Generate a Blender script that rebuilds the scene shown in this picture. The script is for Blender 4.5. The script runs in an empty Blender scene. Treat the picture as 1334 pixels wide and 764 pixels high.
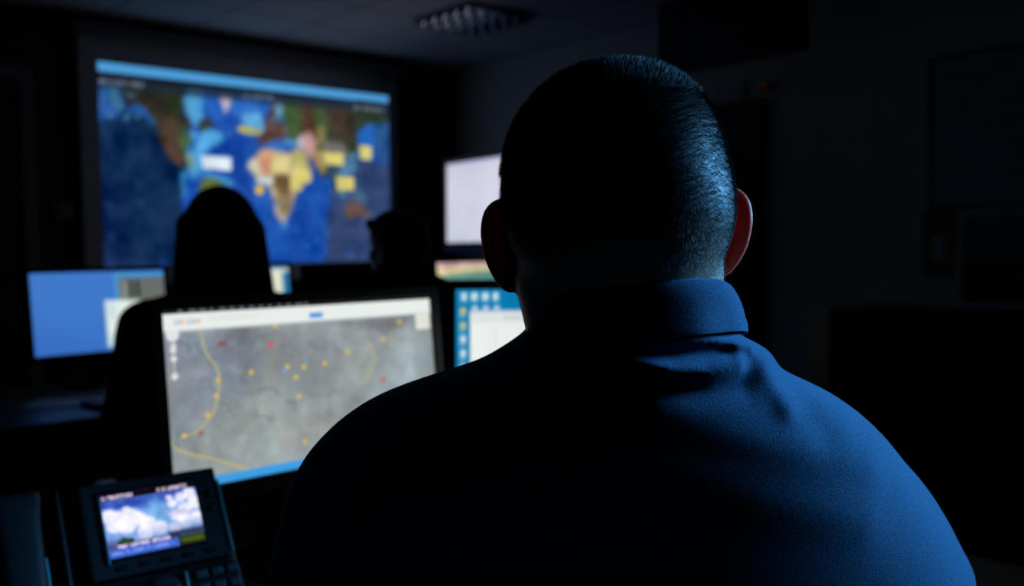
import bpy, bmesh, math, random
import numpy as np
from mathutils import Vector, Matrix
random.seed(7); RNG = np.random.default_rng(7)
R = math.radians
S = bpy.context.scene
C = S.collection

# ------------------------------------------------------------------ camera, world, light, exposure
W_, H_, F_ = 1334, 764, 1223.0
CAMZ = 1.24
YAW, PITCH, ROLL = R(47.486), R(2.741), R(-0.78)
def cam_axes():
    fw = Vector((math.cos(YAW)*math.cos(PITCH), math.sin(YAW)*math.cos(PITCH), -math.sin(PITCH)))
    r = Vector((math.sin(YAW), -math.cos(YAW), 0)); u = r.cross(fw)
    return r*math.cos(ROLL)+u*math.sin(ROLL), -r*math.sin(ROLL)+u*math.cos(ROLL), fw
_r, _u, _f = cam_axes()
cam = bpy.data.cameras.new('camera'); camo = bpy.data.objects.new('camera', cam); C.objects.link(camo)
m = Matrix.Identity(4)
for i in range(3):
    m[i][0] = _r[i]; m[i][1] = _u[i]; m[i][2] = -_f[i]
m[2][3] = CAMZ
camo.matrix_world = m
cam.sensor_width = 36; cam.lens = F_/W_*36; cam.clip_start = 0.05
cam.dof.use_dof = True; cam.dof.focus_distance = 0.60; cam.dof.aperture_fstop = 5.6
S.camera = camo

world = bpy.data.worlds.new('world'); S.world = world; world.use_nodes = True
world.node_tree.nodes['Background'].inputs[0].default_value = (0.3, 0.5, 0.8, 1)
world.node_tree.nodes['Background'].inputs[1].default_value = 0.002
S.view_settings.view_transform = 'Standard'; S.view_settings.look = 'None'
S.view_settings.gamma = 1; S.view_settings.use_curve_mapping = False
S.view_settings.exposure = 0.0

RH = Vector((math.sin(YAW), -math.cos(YAW), 0)); FH = Vector((math.cos(YAW), math.sin(YAW), 0))
MAN = Vector((0, 0, 0)) + RH*.068 + FH*.66          # the seated man, on the floor below his neck
def man_pt(x, y, z): return MAN + RH*x + FH*y + Vector((0, 0, z))
def area(name, loc, target, size, power, col, spread=180, sy=None):
    l = bpy.data.lights.new(name, 'AREA'); l.energy = power; l.color = col; l.shape = 'RECTANGLE'
    l.size = size; l.size_y = sy or size; l.spread = R(spread)
    o = bpy.data.objects.new(name, l); C.objects.link(o); o.location = loc
    o.rotation_euler = (Vector(target)-Vector(loc)).to_track_quat('-Z', 'Y').to_euler(); return o
area('side_key_light', man_pt(1.20, .37, 1.50), man_pt(.03, -.12, 1.12), .34, 4.6, (.125, .475, .98), 50)  # added blue key light, unseen at the man's right; no window is built

# ------------------------------------------------------------------ materials
def mat(name, col, rough=.6, metal=0., noise=0., nscale=40., bump=0., bscale=200., spec=.5, **kw):
    M = bpy.data.materials.new(name); M.use_nodes = True; nt = M.node_tree; b = nt.nodes['Principled BSDF']
    b.inputs['Base Color'].default_value = (*col, 1); b.inputs['Roughness'].default_value = rough
    b.inputs['Metallic'].default_value = metal; b.inputs['Specular IOR Level'].default_value = spec
    tc = nt.nodes.new('ShaderNodeTexCoord')
    if noise:
        n = nt.nodes.new('ShaderNodeTexNoise'); n.inputs['Scale'].default_value = nscale; n.inputs['Detail'].default_value = 4
        nt.links.new(tc.outputs['Object'], n.inputs['Vector'])
        r = nt.nodes.new('ShaderNodeValToRGB'); r.color_ramp.elements[0].position = .3; r.color_ramp.elements[1].position = .7
        r.color_ramp.elements[0].color = (*[c*(1-noise) for c in col], 1); r.color_ramp.elements[1].color = (*[min(1, c*(1+noise)) for c in col], 1)
        nt.links.new(n.outputs[0], r.inputs[0]); nt.links.new(r.outputs[0], b.inputs['Base Color'])
    if bump:
        n = nt.nodes.new('ShaderNodeTexNoise'); n.inputs['Scale'].default_value = bscale; n.inputs['Detail'].default_value = 3
        nt.links.new(tc.outputs['Object'], n.inputs['Vector'])
        bp = nt.nodes.new('ShaderNodeBump'); bp.inputs['Strength'].default_value = bump; bp.inputs['Distance'].default_value = .002
        nt.links.new(n.outputs[0], bp.inputs['Height']); nt.links.new(bp.outputs[0], b.inputs['Normal'])
    for k, v in kw.items(): b.inputs[k.replace('_', ' ')].default_value = v
    return M
def screen_mat(name, strength=1.0, rough=.35, spec=.3):
    M = bpy.data.materials.new(name); M.use_nodes = True; nt = M.node_tree; b = nt.nodes['Principled BSDF']
    a = nt.nodes.new('ShaderNodeAttribute'); a.attribute_name = 'paint'
    b.inputs['Base Color'].default_value = (.01, .01, .01, 1); b.inputs['Roughness'].default_value = rough
    b.inputs['Specular IOR Level'].default_value = spec
    nt.links.new(a.outputs['Color'], b.inputs['Emission Color']); b.inputs['Emission Strength'].default_value = strength
    return M
def paint_mat(name, rough=.6):
    M = bpy.data.materials.new(name); M.use_nodes = True; nt = M.node_tree; b = nt.nodes['Principled BSDF']
    a = nt.nodes.new('ShaderNodeAttribute'); a.attribute_name = 'paint'
    nt.links.new(a.outputs['Color'], b.inputs['Base Color']); b.inputs['Roughness'].default_value = rough
    return M
M_black = mat('black_plastic', (.012, .012, .013), .45, noise=.2, nscale=60)
M_gloss = mat('black_gloss', (.008, .008, .009), .15)
M_darkgrey = mat('dark_grey_plastic', (.035, .04, .045), .5, noise=.15, nscale=80)
M_phone = mat('phone_plastic', (.042, .052, .058), .42, noise=.1, nscale=90, bump=.1, bscale=900)
M_hset = mat('handset_plastic', (.022, .027, .032), .5, noise=.1)
M_phonedk = mat('phone_dark', (.010, .012, .014), .4, noise=.1)
M_key = mat('phone_key', (.12, .17, .20), .4, noise=.1)
M_trim_highlight = mat('phone_trim_highlight', (.22, .70, .80), .3, metal=.4)  # teal for the real trims and for the painted handset highlight
M_metal = mat('brushed_metal', (.4, .4, .42), .35, metal=1., noise=.1)
M_alu = mat('louvre_metal', (.7, .72, .75), .12, metal=1.)
M_wall = mat('right_wall_paint', (.58, .58, .50), .85, noise=.04, nscale=3, bump=.1, bscale=120)
M_wallf = mat('front_wall_fabric', (.035, .036, .042), .95, noise=.2, nscale=8, bump=.2, bscale=300)
M_floor = mat('carpet', (.02, .021, .025), .95, noise=.3, nscale=200, bump=.5, bscale=400)
M_desk = mat('desk_laminate', (.23, .215, .205), .42, noise=.1, nscale=15)
M_deskb = mat('far_desk_laminate', (.10, .085, .075), .38, noise=.15, nscale=12)
M_greymetal = mat('grey_steel', (.16, .165, .17), .5, noise=.08)
M_cab = mat('black_laminate', (.006, .006, .007), .6, noise=.2)
M_ped = mat('pale_grey_steel', (.55, .56, .58), .5, noise=.05)
M_woodpale = mat('pale_wood', (.55, .42, .28), .6, noise=.2, nscale=9)
M_wood = mat('frame_wood', (.12, .06, .03), .5, noise=.25, nscale=20)
M_brown = mat('brown_door', (.045, .024, .012), .6, noise=.25, nscale=7)
M_cork = mat('cork', (.38, .20, .09), .9, noise=.5, nscale=120, bump=.4, bscale=250)
M_paper = mat('paper', (.6, .6, .62), .8, noise=.03)
M_white = mat('white_frame', (.45, .46, .48), .5, noise=.03)
M_border = mat('screen_border', (.50, .50, .55), .9, noise=.08, nscale=12)
M_case = mat('screen_case', (.12, .12, .13), .5, noise=.1)
M_fabric = mat('chair_fabric', (.010, .010, .012), .95, noise=.3, nscale=150, bump=.3, bscale=500)
M_led = mat('led_red', (.3, .02, .01), .4); M_led.node_tree.nodes['Principled BSDF'].inputs['Emission Color'].default_value = (1, .08, .04, 1); M_led.node_tree.nodes['Principled BSDF'].inputs['Emission Strength'].default_value = .03
M_ledb = mat('led_blue', (.05, .05, .3), .4); M_ledb.node_tree.nodes['Principled BSDF'].inputs['Emission Color'].default_value = (.15, .15, 1, 1); M_ledb.node_tree.nodes['Principled BSDF'].inputs['Emission Strength'].default_value = .12
M_hair = mat('dark_hair', (.02, .016, .013), .5, noise=.3, nscale=200, bump=.5, bscale=400)
M_eye = mat('eye_white', (.7, .68, .65), .2)
M_iris = mat('iris', (.05, .03, .02), .2)
M_trouser = mat('trouser_cloth', (.02, .02, .024), .9, noise=.2, nscale=200)
M_shoe = mat('shoe_leather', (.012, .01, .01), .35)
M_dkshirt = mat('black_shirt', (.010, .010, .012), .9, noise=.2, nscale=200)
M_dkshirt2 = mat('dark_grey_shirt', (.014, .013, .013), .9, noise=.2, nscale=200)
M_ceil = mat('ceiling_tile', (.62, .63, .64), .9)
def ceiling_nodes(M):
    nt = M.node_tree; b = nt.nodes['Principled BSDF']; tc = nt.nodes.new('ShaderNodeTexCoord')
    br = nt.nodes.new('ShaderNodeTexBrick'); br.offset = 0; br.inputs['Scale'].default_value = 1
    br.inputs['Brick Width'].default_value = .6; br.inputs['Row Height'].default_value = .6; br.inputs['Mortar Size'].default_value = .012
    br.inputs['Color1'].default_value = (.62, .63, .64, 1); br.inputs['Color2'].default_value = (.58, .59, .60, 1); br.inputs['Mortar'].default_value = (.33, .33, .34, 1)
    mp = nt.nodes.new('ShaderNodeMapping'); mp.inputs['Location'].default_value = (.15, .25, 0)
    nt.links.new(tc.outputs['Object'], mp.inputs['Vector']); nt.links.new(mp.outputs[0], br.inputs['Vector']); nt.links.new(br.outputs['Color'], b.inputs['Base Color'])
ceiling_nodes(M_ceil)
def wire_noise(M, col_lo, col_hi, sc, bump_d, fine=900, streak=None):
    nt = M.node_tree; b = nt.nodes['Principled BSDF']; tc = nt.nodes.new('ShaderNodeTexCoord')
    n = nt.nodes.new('ShaderNodeTexNoise'); n.inputs['Scale'].default_value = sc; n.inputs['Detail'].default_value = 6; n.inputs['Roughness'].default_value = .7
    mp = nt.nodes.new('ShaderNodeMapping'); mp.inputs['Scale'].default_value = streak or (1, 1, 1)
    nt.links.new(tc.outputs['Object'], mp.inputs['Vector']); nt.links.new(mp.outputs[0], n.inputs['Vector'])
    r = nt.nodes.new('ShaderNodeValToRGB'); r.color_ramp.elements[0].position = .32; r.color_ramp.elements[1].position = .68
    r.color_ramp.elements[0].color = (*col_lo, 1); r.color_ramp.elements[1].color = (*col_hi, 1)
    nt.links.new(n.outputs[0], r.inputs[0]); nt.links.new(r.outputs[0], b.inputs['Base Color'])
    n2 = nt.nodes.new('ShaderNodeTexNoise'); n2.inputs['Scale'].default_value = fine; n2.inputs['Detail'].default_value = 2
    nt.links.new(mp.outputs[0], n2.inputs['Vector'])
    bp = nt.nodes.new('ShaderNodeBump'); bp.inputs['Strength'].default_value = .8; bp.inputs['Distance'].default_value = bump_d
    nt.links.new(n2.outputs[0], bp.inputs['Height']); nt.links.new(bp.outputs[0], b.inputs['Normal'])
M_shirt = mat('navy_knit', (.01, .05, .12), .95, spec=.15)
wire_noise(M_shirt, (.003, .024, .052), (.014, .078, .142), 420, .0007, 1100, (.7, .7, 2.0))
M_shirt.node_tree.nodes['Principled BSDF'].inputs['Sheen Weight'].default_value = .28
M_shirt.node_tree.nodes['Principled BSDF'].inputs['Sheen Roughness'].default_value = .5
M_shirt.node_tree.nodes['Principled BSDF'].inputs['Sheen Tint'].default_value = (.2, .5, .9, 1)
def skin_mat(name, use_attr=True):
    M = bpy.data.materials.new(name); M.use_nodes = True; nt = M.node_tree; b = nt.nodes['Principled BSDF']
    a = nt.nodes.new('ShaderNodeAttribute'); a.attribute_name = 'paint'
    nt.links.new(a.outputs['Color'], b.inputs['Base Color'])
    b.inputs['Roughness'].default_value = .5; b.inputs['Specular IOR Level'].default_value = .35
    b.inputs['Subsurface Weight'].default_value = .5; b.inputs['Subsurface Scale'].default_value = .006
    b.inputs['Subsurface Radius'].default_value = (1.0, .25, .12)
    tc = nt.nodes.new('ShaderNodeTexCoord')
    n2 = nt.nodes.new('ShaderNodeTexNoise'); n2.inputs['Scale'].default_value = 500
    nt.links.new(tc.outputs['Object'], n2.inputs['Vector'])
    bp = nt.nodes.new('ShaderNodeBump'); bp.inputs['Strength'].default_value = .4; bp.inputs['Distance'].default_value = .0006
    nt.links.new(n2.outputs[0], bp.inputs['Height']); nt.links.new(bp.outputs[0], b.inputs['Normal'])
    return M
M_skin = skin_mat('skin')

# ------------------------------------------------------------------ helpers
def tag(o, label=None, cat=None, group=None, kind=None):
    if label: o['label'] = label
    if cat: o['category'] = cat
    if group: o['group'] = group
    if kind: o['kind'] = kind
    return o
def empty(name, loc=(0, 0, 0), rz=0., label=None, cat=None, group=None):
    o = bpy.data.objects.new(name, None); C.objects.link(o); o.location = loc; o.rotation_euler = (0, 0, rz)
    o.empty_display_size = .05
    return tag(o, label, cat, group)
def link(name, me, material, parent=None, smooth=False, mtx=None):
    o = bpy.data.objects.new(name, me); C.objects.link(o)
    if material: me.materials.append(material)
    if smooth: me.polygons.foreach_set('use_smooth', [True]*len(me.polygons))
    if parent: o.parent = parent
    if mtx is not None: o.matrix_local = mtx
    return o
def BM(): return bmesh.new()
def box(bm, c, s, bev=0., rot=None, seg=2):
    r = bmesh.ops.create_cube(bm, size=1.); vs = r['verts']
    M4 = Matrix.Translation(c) @ (rot.to_4x4() if rot is not None else Matrix.Identity(4)) @ Matrix.Diagonal((*s, 1))
    bmesh.ops.transform(bm, matrix=M4, verts=vs)
    if bev:
        es = list({e for v in vs for e in v.link_edges})
        bmesh.ops.bevel(bm, geom=es, offset=min(bev, min(s)*.45), segments=seg, profile=.6, affect='EDGES')
    return bm
def bx(bm, x0, x1, y0, y1, z0, z1, bev=0.): return box(bm, ((x0+x1)/2, (y0+y1)/2, (z0+z1)/2), (x1-x0, y1-y0, z1-z0), bev)
def tube(bm, pts, r, n=10):
    pts = [Vector(p) for p in pts]; rs = r if isinstance(r, (list, tuple)) else [r]*len(pts); rings = []
    for i, p in enumerate(pts):
        t = (pts[min(i+1, len(pts)-1)]-pts[max(i-1, 0)]).normalized()
        a = t.orthogonal().normalized() if i == 0 else (pa - t*pa.dot(t)).normalized(); pa = a
        b = t.cross(a)
        rings.append([bm.verts.new(p+(a*math.cos(k*2*math.pi/n)+b*math.sin(k*2*math.pi/n))*rs[i]) for k in range(n)])
    for A, B in zip(rings, rings[1:]):
        for k in range(n): bm.faces.new((A[k], A[(k+1) % n], B[(k+1) % n], B[k]))
    bm.faces.new(rings[0][::-1]); bm.faces.new(rings[-1])
    return bm
def lathe(bm, prof, n=24, c=(0, 0, 0)):
    rings = [[bm.verts.new((c[0]+r*math.cos(k*2*math.pi/n), c[1]+r*math.sin(k*2*math.pi/n), c[2]+z)) for k in range(n)] for r, z in prof]
    for A, B in zip(rings, rings[1:]):
        for k in range(n): bm.faces.new((A[k], A[(k+1) % n], B[(k+1) % n], B[k]))
    bm.faces.new(rings[0][::-1]); bm.faces.new(rings[-1]); return bm
def obj(name, bm, material, parent=None, smooth=False, mtx=None):
    bmesh.ops.recalc_face_normals(bm, faces=bm.faces[:])
    me = bpy.data.meshes.new(name); bm.to_mesh(me); bm.free()
    return link(name, me, material, parent, smooth, mtx)
def struct(name, bm, material, parent=None):
    return tag(obj(name, bm, material, parent), kind='structure')

# ------------------------------------------------------------------ painting the displays
def lin(c):
    c = np.clip(np.asarray(c, float), 0, 1); return np.where(c <= .04045, c/12.92, ((c+.055)/1.055)**2.4)
def gk(n, s):
    i = np.arange(n); k = np.exp(-(i[:, None]-i[None])**2/(2*s*s)); return k/k.sum(1, keepdims=True)
def homog(src, dst):
    A = []
    for (x, y), (u, v) in zip(src, dst):
        A.append([x, y, 1, 0, 0, 0, -u*x, -u*y, -u]); A.append([0, 0, 0, x, y, 1, -v*x, -v*y, -v])
    return np.linalg.svd(np.array(A, float))[2][-1].reshape(3, 3)
class Canvas:
    """colour picture of a display; v runs down; positions may be given in the photo's frame of that display (corners)"""
    def __init__(s, nx, ny, corners=None, base=(0, 0, 0)):
        s.nx, s.ny = nx, ny; s.a = np.zeros((ny, nx, 3)); s.a[:] = np.array(base)/255.
        s.U, s.V = np.meshgrid((np.arange(nx)+.5)/nx, (np.arange(ny)+.5)/ny)
        s.warp = False; s.Hm = homog(corners, [(0, 0), (1, 0), (1, 1), (0, 1)]) if corners else np.eye(3)
    def uv(s, pts):
        p = np.array([[x, y, 1] for x, y in pts], float) @ s.Hm.T; return p[:, :2]/p[:, 2:]
    def blend(s, m, col, op=1.):
        m = (m*op)[..., None]; s.a = s.a*(1-m)+np.array(col)/255.*m
    def soft(s, m, b):
        return gk(s.ny, b) @ m @ gk(s.nx, b).T if b else m
    def poly(s, pts, col, b=.8, op=1.):
        q = s.uv(pts); m = np.zeros(s.U.shape, bool); n = len(q); U, V = (s.U+s.wu, s.V+s.wv) if s.warp else (s.U, s.V)
        for i in range(n):
            x1, y1 = q[i]; x2, y2 = q[(i+1) % n]
            if y1 == y2: continue
            c = ((V >= min(y1, y2)) & (V < max(y1, y2))) & (U < (x2-x1)*(V-y1)/(y2-y1)+x1); m ^= c
        s.blend(s.soft(m.astype(float), b), col, op)
    def rect(s, u0, v0, u1, v1, col, b=.4, op=1.):
        m = ((s.U >= u0) & (s.U < u1) & (s.V >= v0) & (s.V < v1)).astype(float); s.blend(s.soft(m, b), col, op)
    def seg(s, pts, wpx, col, op=1., b=.5):
        q = s.uv(pts)*np.array([s.nx, s.ny]); X = s.U*s.nx; Y = s.V*s.ny; D = np.full(X.shape, 1e9)
        for (x1, y1), (x2, y2) in zip(q, q[1:]):
            dx, dy = x2-x1, y2-y1; t = np.clip(((X-x1)*dx+(Y-y1)*dy)/(dx*dx+dy*dy+1e-9), 0, 1)
            D = np.minimum(D, np.hypot(X-x1-t*dx, Y-y1-t*dy))
        s.blend(np.clip((wpx-D)/max(b, .01)+.5, 0, 1), col, op)
    def dot(s, p, rpx, col, op=1., b=1.): s.seg([p, (p[0]+.01, p[1])], rpx, col, op, b)
    def noise(s, sc, amp, seed=1, oct=4, tint=(1, 1, 1), mask=None, ax=1.):
        r = np.random.default_rng(seed); o = np.zeros(s.U.shape); A = 1.
        for k in range(oct):
            gx, gy = int(sc*ax*2**k)+2, int(sc*2**k*s.ny/s.nx)+2; g = r.standard_normal((gy+1, gx+1))
            x = s.U*(gx-1); y = s.V*(gy-1); xi = x.astype(int); yi = y.astype(int); fx = x-xi; fy = y-yi
            fx = fx*fx*(3-2*fx); fy = fy*fy*(3-2*fy)
            o += A*((g[yi, xi]*(1-fx)+g[yi, xi+1]*fx)*(1-fy)+(g[yi+1, xi]*(1-fx)+g[yi+1, xi+1]*fx)*fy); A *= .6
        if amp: 
            mm = 1. if mask is None else mask[..., None]
            s.a = np.clip(s.a+o[..., None]*amp/255.*np.array(tint)*mm, 0, 1)
        return o
    def scribble(s, p0, p1, h, col, seed=0, op=.9, w=.5):
        """a line of lettering too small to read, as the photo shows it"""
        r = random.Random(seed); (x0, y0), (x1, y1) = p0, p1; L = math.hypot(x1-x0, y1-y0); ux, uy = (x1-x0)/L, (y1-y0)/L; t = 0
        while t < L-h*.5:
            cw = h*r.uniform(.35, .6); k = r.choice('oilnu')
            a = (x0+ux*t, y0+uy*t); bq = (a[0]+ux*cw, a[1]+uy*cw); up = (uy*h, -ux*h)
            P = lambda s_, e: (a[0]+(bq[0]-a[0])*s_+up[0]*e, a[1]+(bq[1]-a[1])*s_+up[1]*e)
            st = {'o': [P(0, 0), P(1, 0), P(1, .7), P(0, .7), P(0, 0)], 'i': [P(.5, 0), P(.5, .7)], 'l': [P(.5, 0), P(.5, 1)],
                  'n': [P(0, 0), P(0, .7), P(1, .7), P(1, 0)], 'u': [P(0, .7), P(0, 0), P(1, 0), P(1, .7)]}[k]
            s.seg(st, w, col, op); t += cw+h*.25
            if r.random() < .16: t += h*.5
def display(name, cv, w, h, material, parent, mtx=None, linear=True):
    """a flat picture in the local XZ plane facing -Y, colours carried by the vertices"""
    nx, ny = cv.nx, cv.ny
    X, Z = np.meshgrid(((np.arange(nx)+.5)/nx-.5)*w, (.5-(np.arange(ny)+.5)/ny)*h)
    X[:, 0] = -w/2; X[:, -1] = w/2; Z[0] = h/2; Z[-1] = -h/2
    co = np.stack([X, np.zeros_like(X), Z], -1).reshape(-1, 3)
    i = np.arange(nx*ny).reshape(ny, nx); f = np.stack([i[1:, :-1], i[1:, 1:], i[:-1, 1:], i[:-1, :-1]], -1).reshape(-1, 4)
    me = mesh_np(name, co, f); set_paint(me, lin(cv.a).reshape(-1, 3))
    return link(name, me, material, parent, False, mtx)
def mesh_np(name, co, f):
    me = bpy.data.meshes.new(name); me.vertices.add(len(co)); me.vertices.foreach_set('co', np.ascontiguousarray(co, np.float32).ravel())
    k = f.shape[1]; me.loops.add(f.size); me.loops.foreach_set('vertex_index', np.ascontiguousarray(f, np.int32).ravel())
    me.polygons.add(len(f)); me.polygons.foreach_set('loop_start', np.arange(0, f.size, k, dtype=np.int32))
    me.update(calc_edges=True); me.validate(); return me
def set_paint(me, rgb):
    at = me.color_attributes.new('paint', 'FLOAT_COLOR', 'POINT')
    c = np.ones((len(me.vertices), 4), np.float32); c[:, :3] = rgb; at.data.foreach_set('color', c.ravel())

# ------------------------------------------------------------------ the room
XR, YF, XL, YB, ZC = 5.275, 6.46, -1.3, -2.2, 2.808
struct('floor', bx(BM(), XL, XR, YB, YF, -.1, 0), M_floor)
struct('ceiling', bx(BM(), XL, XR, YB, YF, ZC, ZC+.1), M_ceil)
struct('wall_front', bx(BM(), XL-.1, XR+.1, YF, YF+.1, -.1, ZC+.1), M_wallf)
struct('wall_right', bx(BM(), XR, XR+.1, YB, YF, -.1, ZC+.1), M_wall)
struct('wall_left', bx(BM(), XL-.1, XL, YB, YF, -.1, ZC+.1), M_wallf)
struct('wall_back', bx(BM(), XL-.1, XR+.1, YB-.1, YB, -.1, ZC+.1), M_wallf)
b = BM(); bx(b, XL+.02, XR-.02, YF-.015, YF-.001, 0, .1, .003); struct('baseboard_front', b, M_black)
b = BM(); bx(b, XR-.015, XR-.001, YB, 2.9, 0, .1, .003); bx(b, XR-.015, XR-.001, 4.7, YF-.02, 0, .1, .003); struct('baseboard_right', b, M_black)
# door in the right wall, dark, with a wooden frame
b = BM(); bx(b, XR-.03, XR-.001, 3.42, 4.42, 0.001, 2.09, .004); d1 = struct('door_1', b, M_cab)
b = BM(); bx(b, XR-.045, XR-.001, 3.34, 3.42, 0, 2.17, .004); bx(b, XR-.045, XR-.001, 4.42, 4.50, 0, 2.17, .004); bx(b, XR-.045, XR-.001, 3.42, 4.42, 2.09, 2.17, .004)
tag(obj('door_frame', b, M_brown, d1), kind='structure')
b = BM(); tube(b, [(XR-.03, 3.5, 1.0), (XR-.09, 3.5, 1.0), (XR-.09, 3.62, 1.0)], .009); tag(obj('door_handle', b, M_metal, d1, True), kind='structure')
# brown door at the far left of the front wall
b = BM(); bx(b, .80, 1.74, YF-.03, YF-.001, .001, 2.33, .004)
for z0, z1 in ((.2, 1.0), (1.15, 2.15)): bx(b, .92, 1.62, YF-.045, YF-.03, z0, z1, .012)
d2 = struct('door_2', b, M_brown)
b = BM(); bx(b, 1.74, 1.82, YF-.05, YF-.001, 0, 2.42, .005); bx(b, .72, .80, YF-.05, YF-.001, 0, 2.42, .005); bx(b, .80, 1.74, YF-.05, YF-.001, 2.33, 2.42, .005)
tag(obj('door_frame', b, M_greymetal, d2), kind='structure')
b = BM(); tube(b, [(1.0, YF-.03, 1.05), (1.0, YF-.1, 1.05), (1.12, YF-.1, 1.05)], .01); tag(obj('door_handle', b, M_metal, d2, True), kind='structure')

# ------------------------------------------------------------------ pull-down projection screen with the world map
PC = [(122, 81), (504, 125), (508, 341), (139, 346)]
cv = Canvas(400, 234, PC, (26, 78, 168))
P = cv.poly
cv.noise(5, 9, 3, 4, (.3, .8, 1)); cv.warp = True; cv.wu = cv.noise(22, 0, 31, 3)*.0042; cv.wv = cv.noise(22, 0, 32, 3)*.0075
# deep oceans, darker strips of the repeated map at either side
P([(120, 95), (238, 100), (240, 200), (238, 260), (235, 350), (130, 350)], (15, 42, 78), 2)
P([(124, 230), (140, 350), (175, 350), (150, 230)], (13, 34, 76), 5, .8)
P([(430, 215), (520, 210), (520, 350), (421, 350)], (48, 66, 108), 2)
P([(462, 250), (520, 230), (520, 350), (470, 350)], (58, 78, 122), 5, .7)
P([(238, 245), (262, 240), (262, 300), (240, 330)], (28, 78, 178), 2, .8)
P([(270, 185), (305, 190), (322, 230), (335, 300), (300, 260), (270, 215)], (18, 60, 150), 3, .8)
# light shallow seas
for q in ([(124, 112), (150, 112), (163, 140), (150, 152), (128, 158)], [(150, 140), (172, 128), (190, 140), (205, 170), (180, 150), (165, 142)]):
    P(q, (38, 88, 158), 2.2)
P([(132, 112), (146, 112), (158, 140), (150, 146), (138, 132)], (70, 120, 150), 2, .8)
for q in ([(232, 128), (240, 117), (258, 116), (262, 150), (255, 166), (246, 158), (234, 146)], [(238, 165), (250, 172), (258, 182), (244, 182)],
          [(262, 170), (285, 172), (292, 185), (276, 190), (262, 205), (250, 214), (252, 196)], [(232, 200), (262, 203), (264, 214), (254, 228), (250, 232), (236, 220)],
          [(252, 222), (290, 232), (305, 240), (300, 246), (275, 236)], [(234, 225), (240, 225), (240, 262), (236, 255)]):
    P(q, (78, 160, 215), 2)
P([(258, 117), (332, 124), (345, 140), (330, 160), (300, 150), (275, 160), (264, 140)], (46, 110, 200), 3, .7)
P([(310, 152), (335, 148), (345, 165), (338, 178), (320, 176)], (96, 170, 215), 2.5)
# the Americas
P([(150, 108), (238, 116), (232, 128), (234, 146), (246, 162), (246, 182), (238, 190), (240, 206), (243, 220), (236, 222), (226, 212), (205, 188), (200, 168), (190, 148), (178, 134), (168, 132), (160, 140), (156, 128)], (47, 46, 38), 1.6)
P([(208, 120), (235, 118), (232, 130), (236, 150), (226, 152), (212, 140)], (46, 62, 34), 4, .7)
P([(205, 158), (225, 150), (232, 190), (236, 214), (226, 210), (207, 186)], (78, 62, 48), 3, .9)
P([(203, 178), (214, 186), (232, 206), (236, 220), (222, 210)], (120, 82, 72), 2, .7)
P([(228, 158), (244, 172), (248, 186), (240, 202), (232, 196)], (62, 98, 50), 2.5, .8)
P([(256, 152), (268, 152), (276, 163), (262, 176), (256, 174)], (62, 62, 50), 1.6)
P([(236, 203), (250, 206), (250, 226), (244, 220)], (120, 140, 90), 1.4, .7)
P([(260, 233), (274, 233), (284, 240), (300, 252), (300, 300), (270, 300), (258, 256)], (92, 108, 48), 2)
P([(280, 123), (298, 124), (294, 140), (289, 150), (283, 138)], (216, 196, 212), 1.6)
# Europe, Asia
P([(352, 128), (362, 126), (356, 150), (360, 156), (352, 162), (342, 160)], (74, 44, 44), 1.4)
P([(344, 162), (362, 160), (372, 168), (366, 184), (350, 186), (334, 190), (330, 196), (334, 180)], (92, 56, 46), 1.8)
P([(362, 128), (504, 140), (504, 162), (478, 165), (468, 176), (468, 200), (452, 216), (440, 218), (430, 214), (424, 228), (416, 236), (408, 216), (396, 206), (386, 190), (370, 184), (366, 158)], (52, 58, 42), 2)
P([(362, 132), (380, 130), (394, 150), (388, 176), (372, 182), (364, 164)], (58, 90, 46), 3.5, .75)
P([(352, 138), (362, 130), (366, 146), (356, 160)], (110, 165, 190), 2, .8)
P([(402, 134), (424, 136), (428, 172), (412, 180), (404, 160)], (66, 94, 54), 3.5, .7)
P([(386, 130), (404, 134), (408, 176), (398, 200), (386, 186)], (96, 54, 50), 3.5, .65)
P([(424, 138), (460, 142), (462, 176), (436, 182), (426, 160)], (66, 52, 44), 4, .9)
P([(462, 140), (504, 144), (504, 160), (478, 165), (466, 190), (456, 172)], (44, 58, 44), 4, .9)
P([(384, 184), (402, 172), (412, 184), (408, 208), (402, 212), (392, 202)], (196, 148, 148), 2.2)
P([(380, 182), (392, 180), (394, 198), (384, 200)], (178, 190, 202), 2, .8)
P([(408, 166), (418, 164), (420, 186), (412, 194)], (150, 132, 84), 2.5, .8)
P([(416, 190), (434, 184), (452, 192), (448, 206), (430, 206), (418, 202)], (122, 118, 118), 3, .9)
P([(408, 196), (420, 196), (424, 214), (416, 232), (410, 216)], (158, 142, 84), 2)
P([(402, 206), (410, 208), (414, 220), (408, 222)], (196, 130, 128), 2, .7)
P([(426, 226), (436, 222), (444, 236), (436, 244)], (66, 84, 60), 2, .8)
# seas between
P([(342, 186), (366, 186), (378, 198), (362, 202), (345, 196)], (44, 96, 182), 1.8)
P([(366, 182), (382, 184), (380, 192), (368, 190)], (82, 156, 208), 1.8, .9)
P([(466, 170), (486, 162), (482, 190), (472, 196), (462, 186)], (40, 108, 198), 2)
P([(486, 164), (504, 160), (506, 215), (488, 205)], (42, 84, 140), 3)
P([(446, 202), (468, 200), (462, 222), (444, 238), (438, 232)], (92, 146, 182), 2.2, .8)
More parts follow.
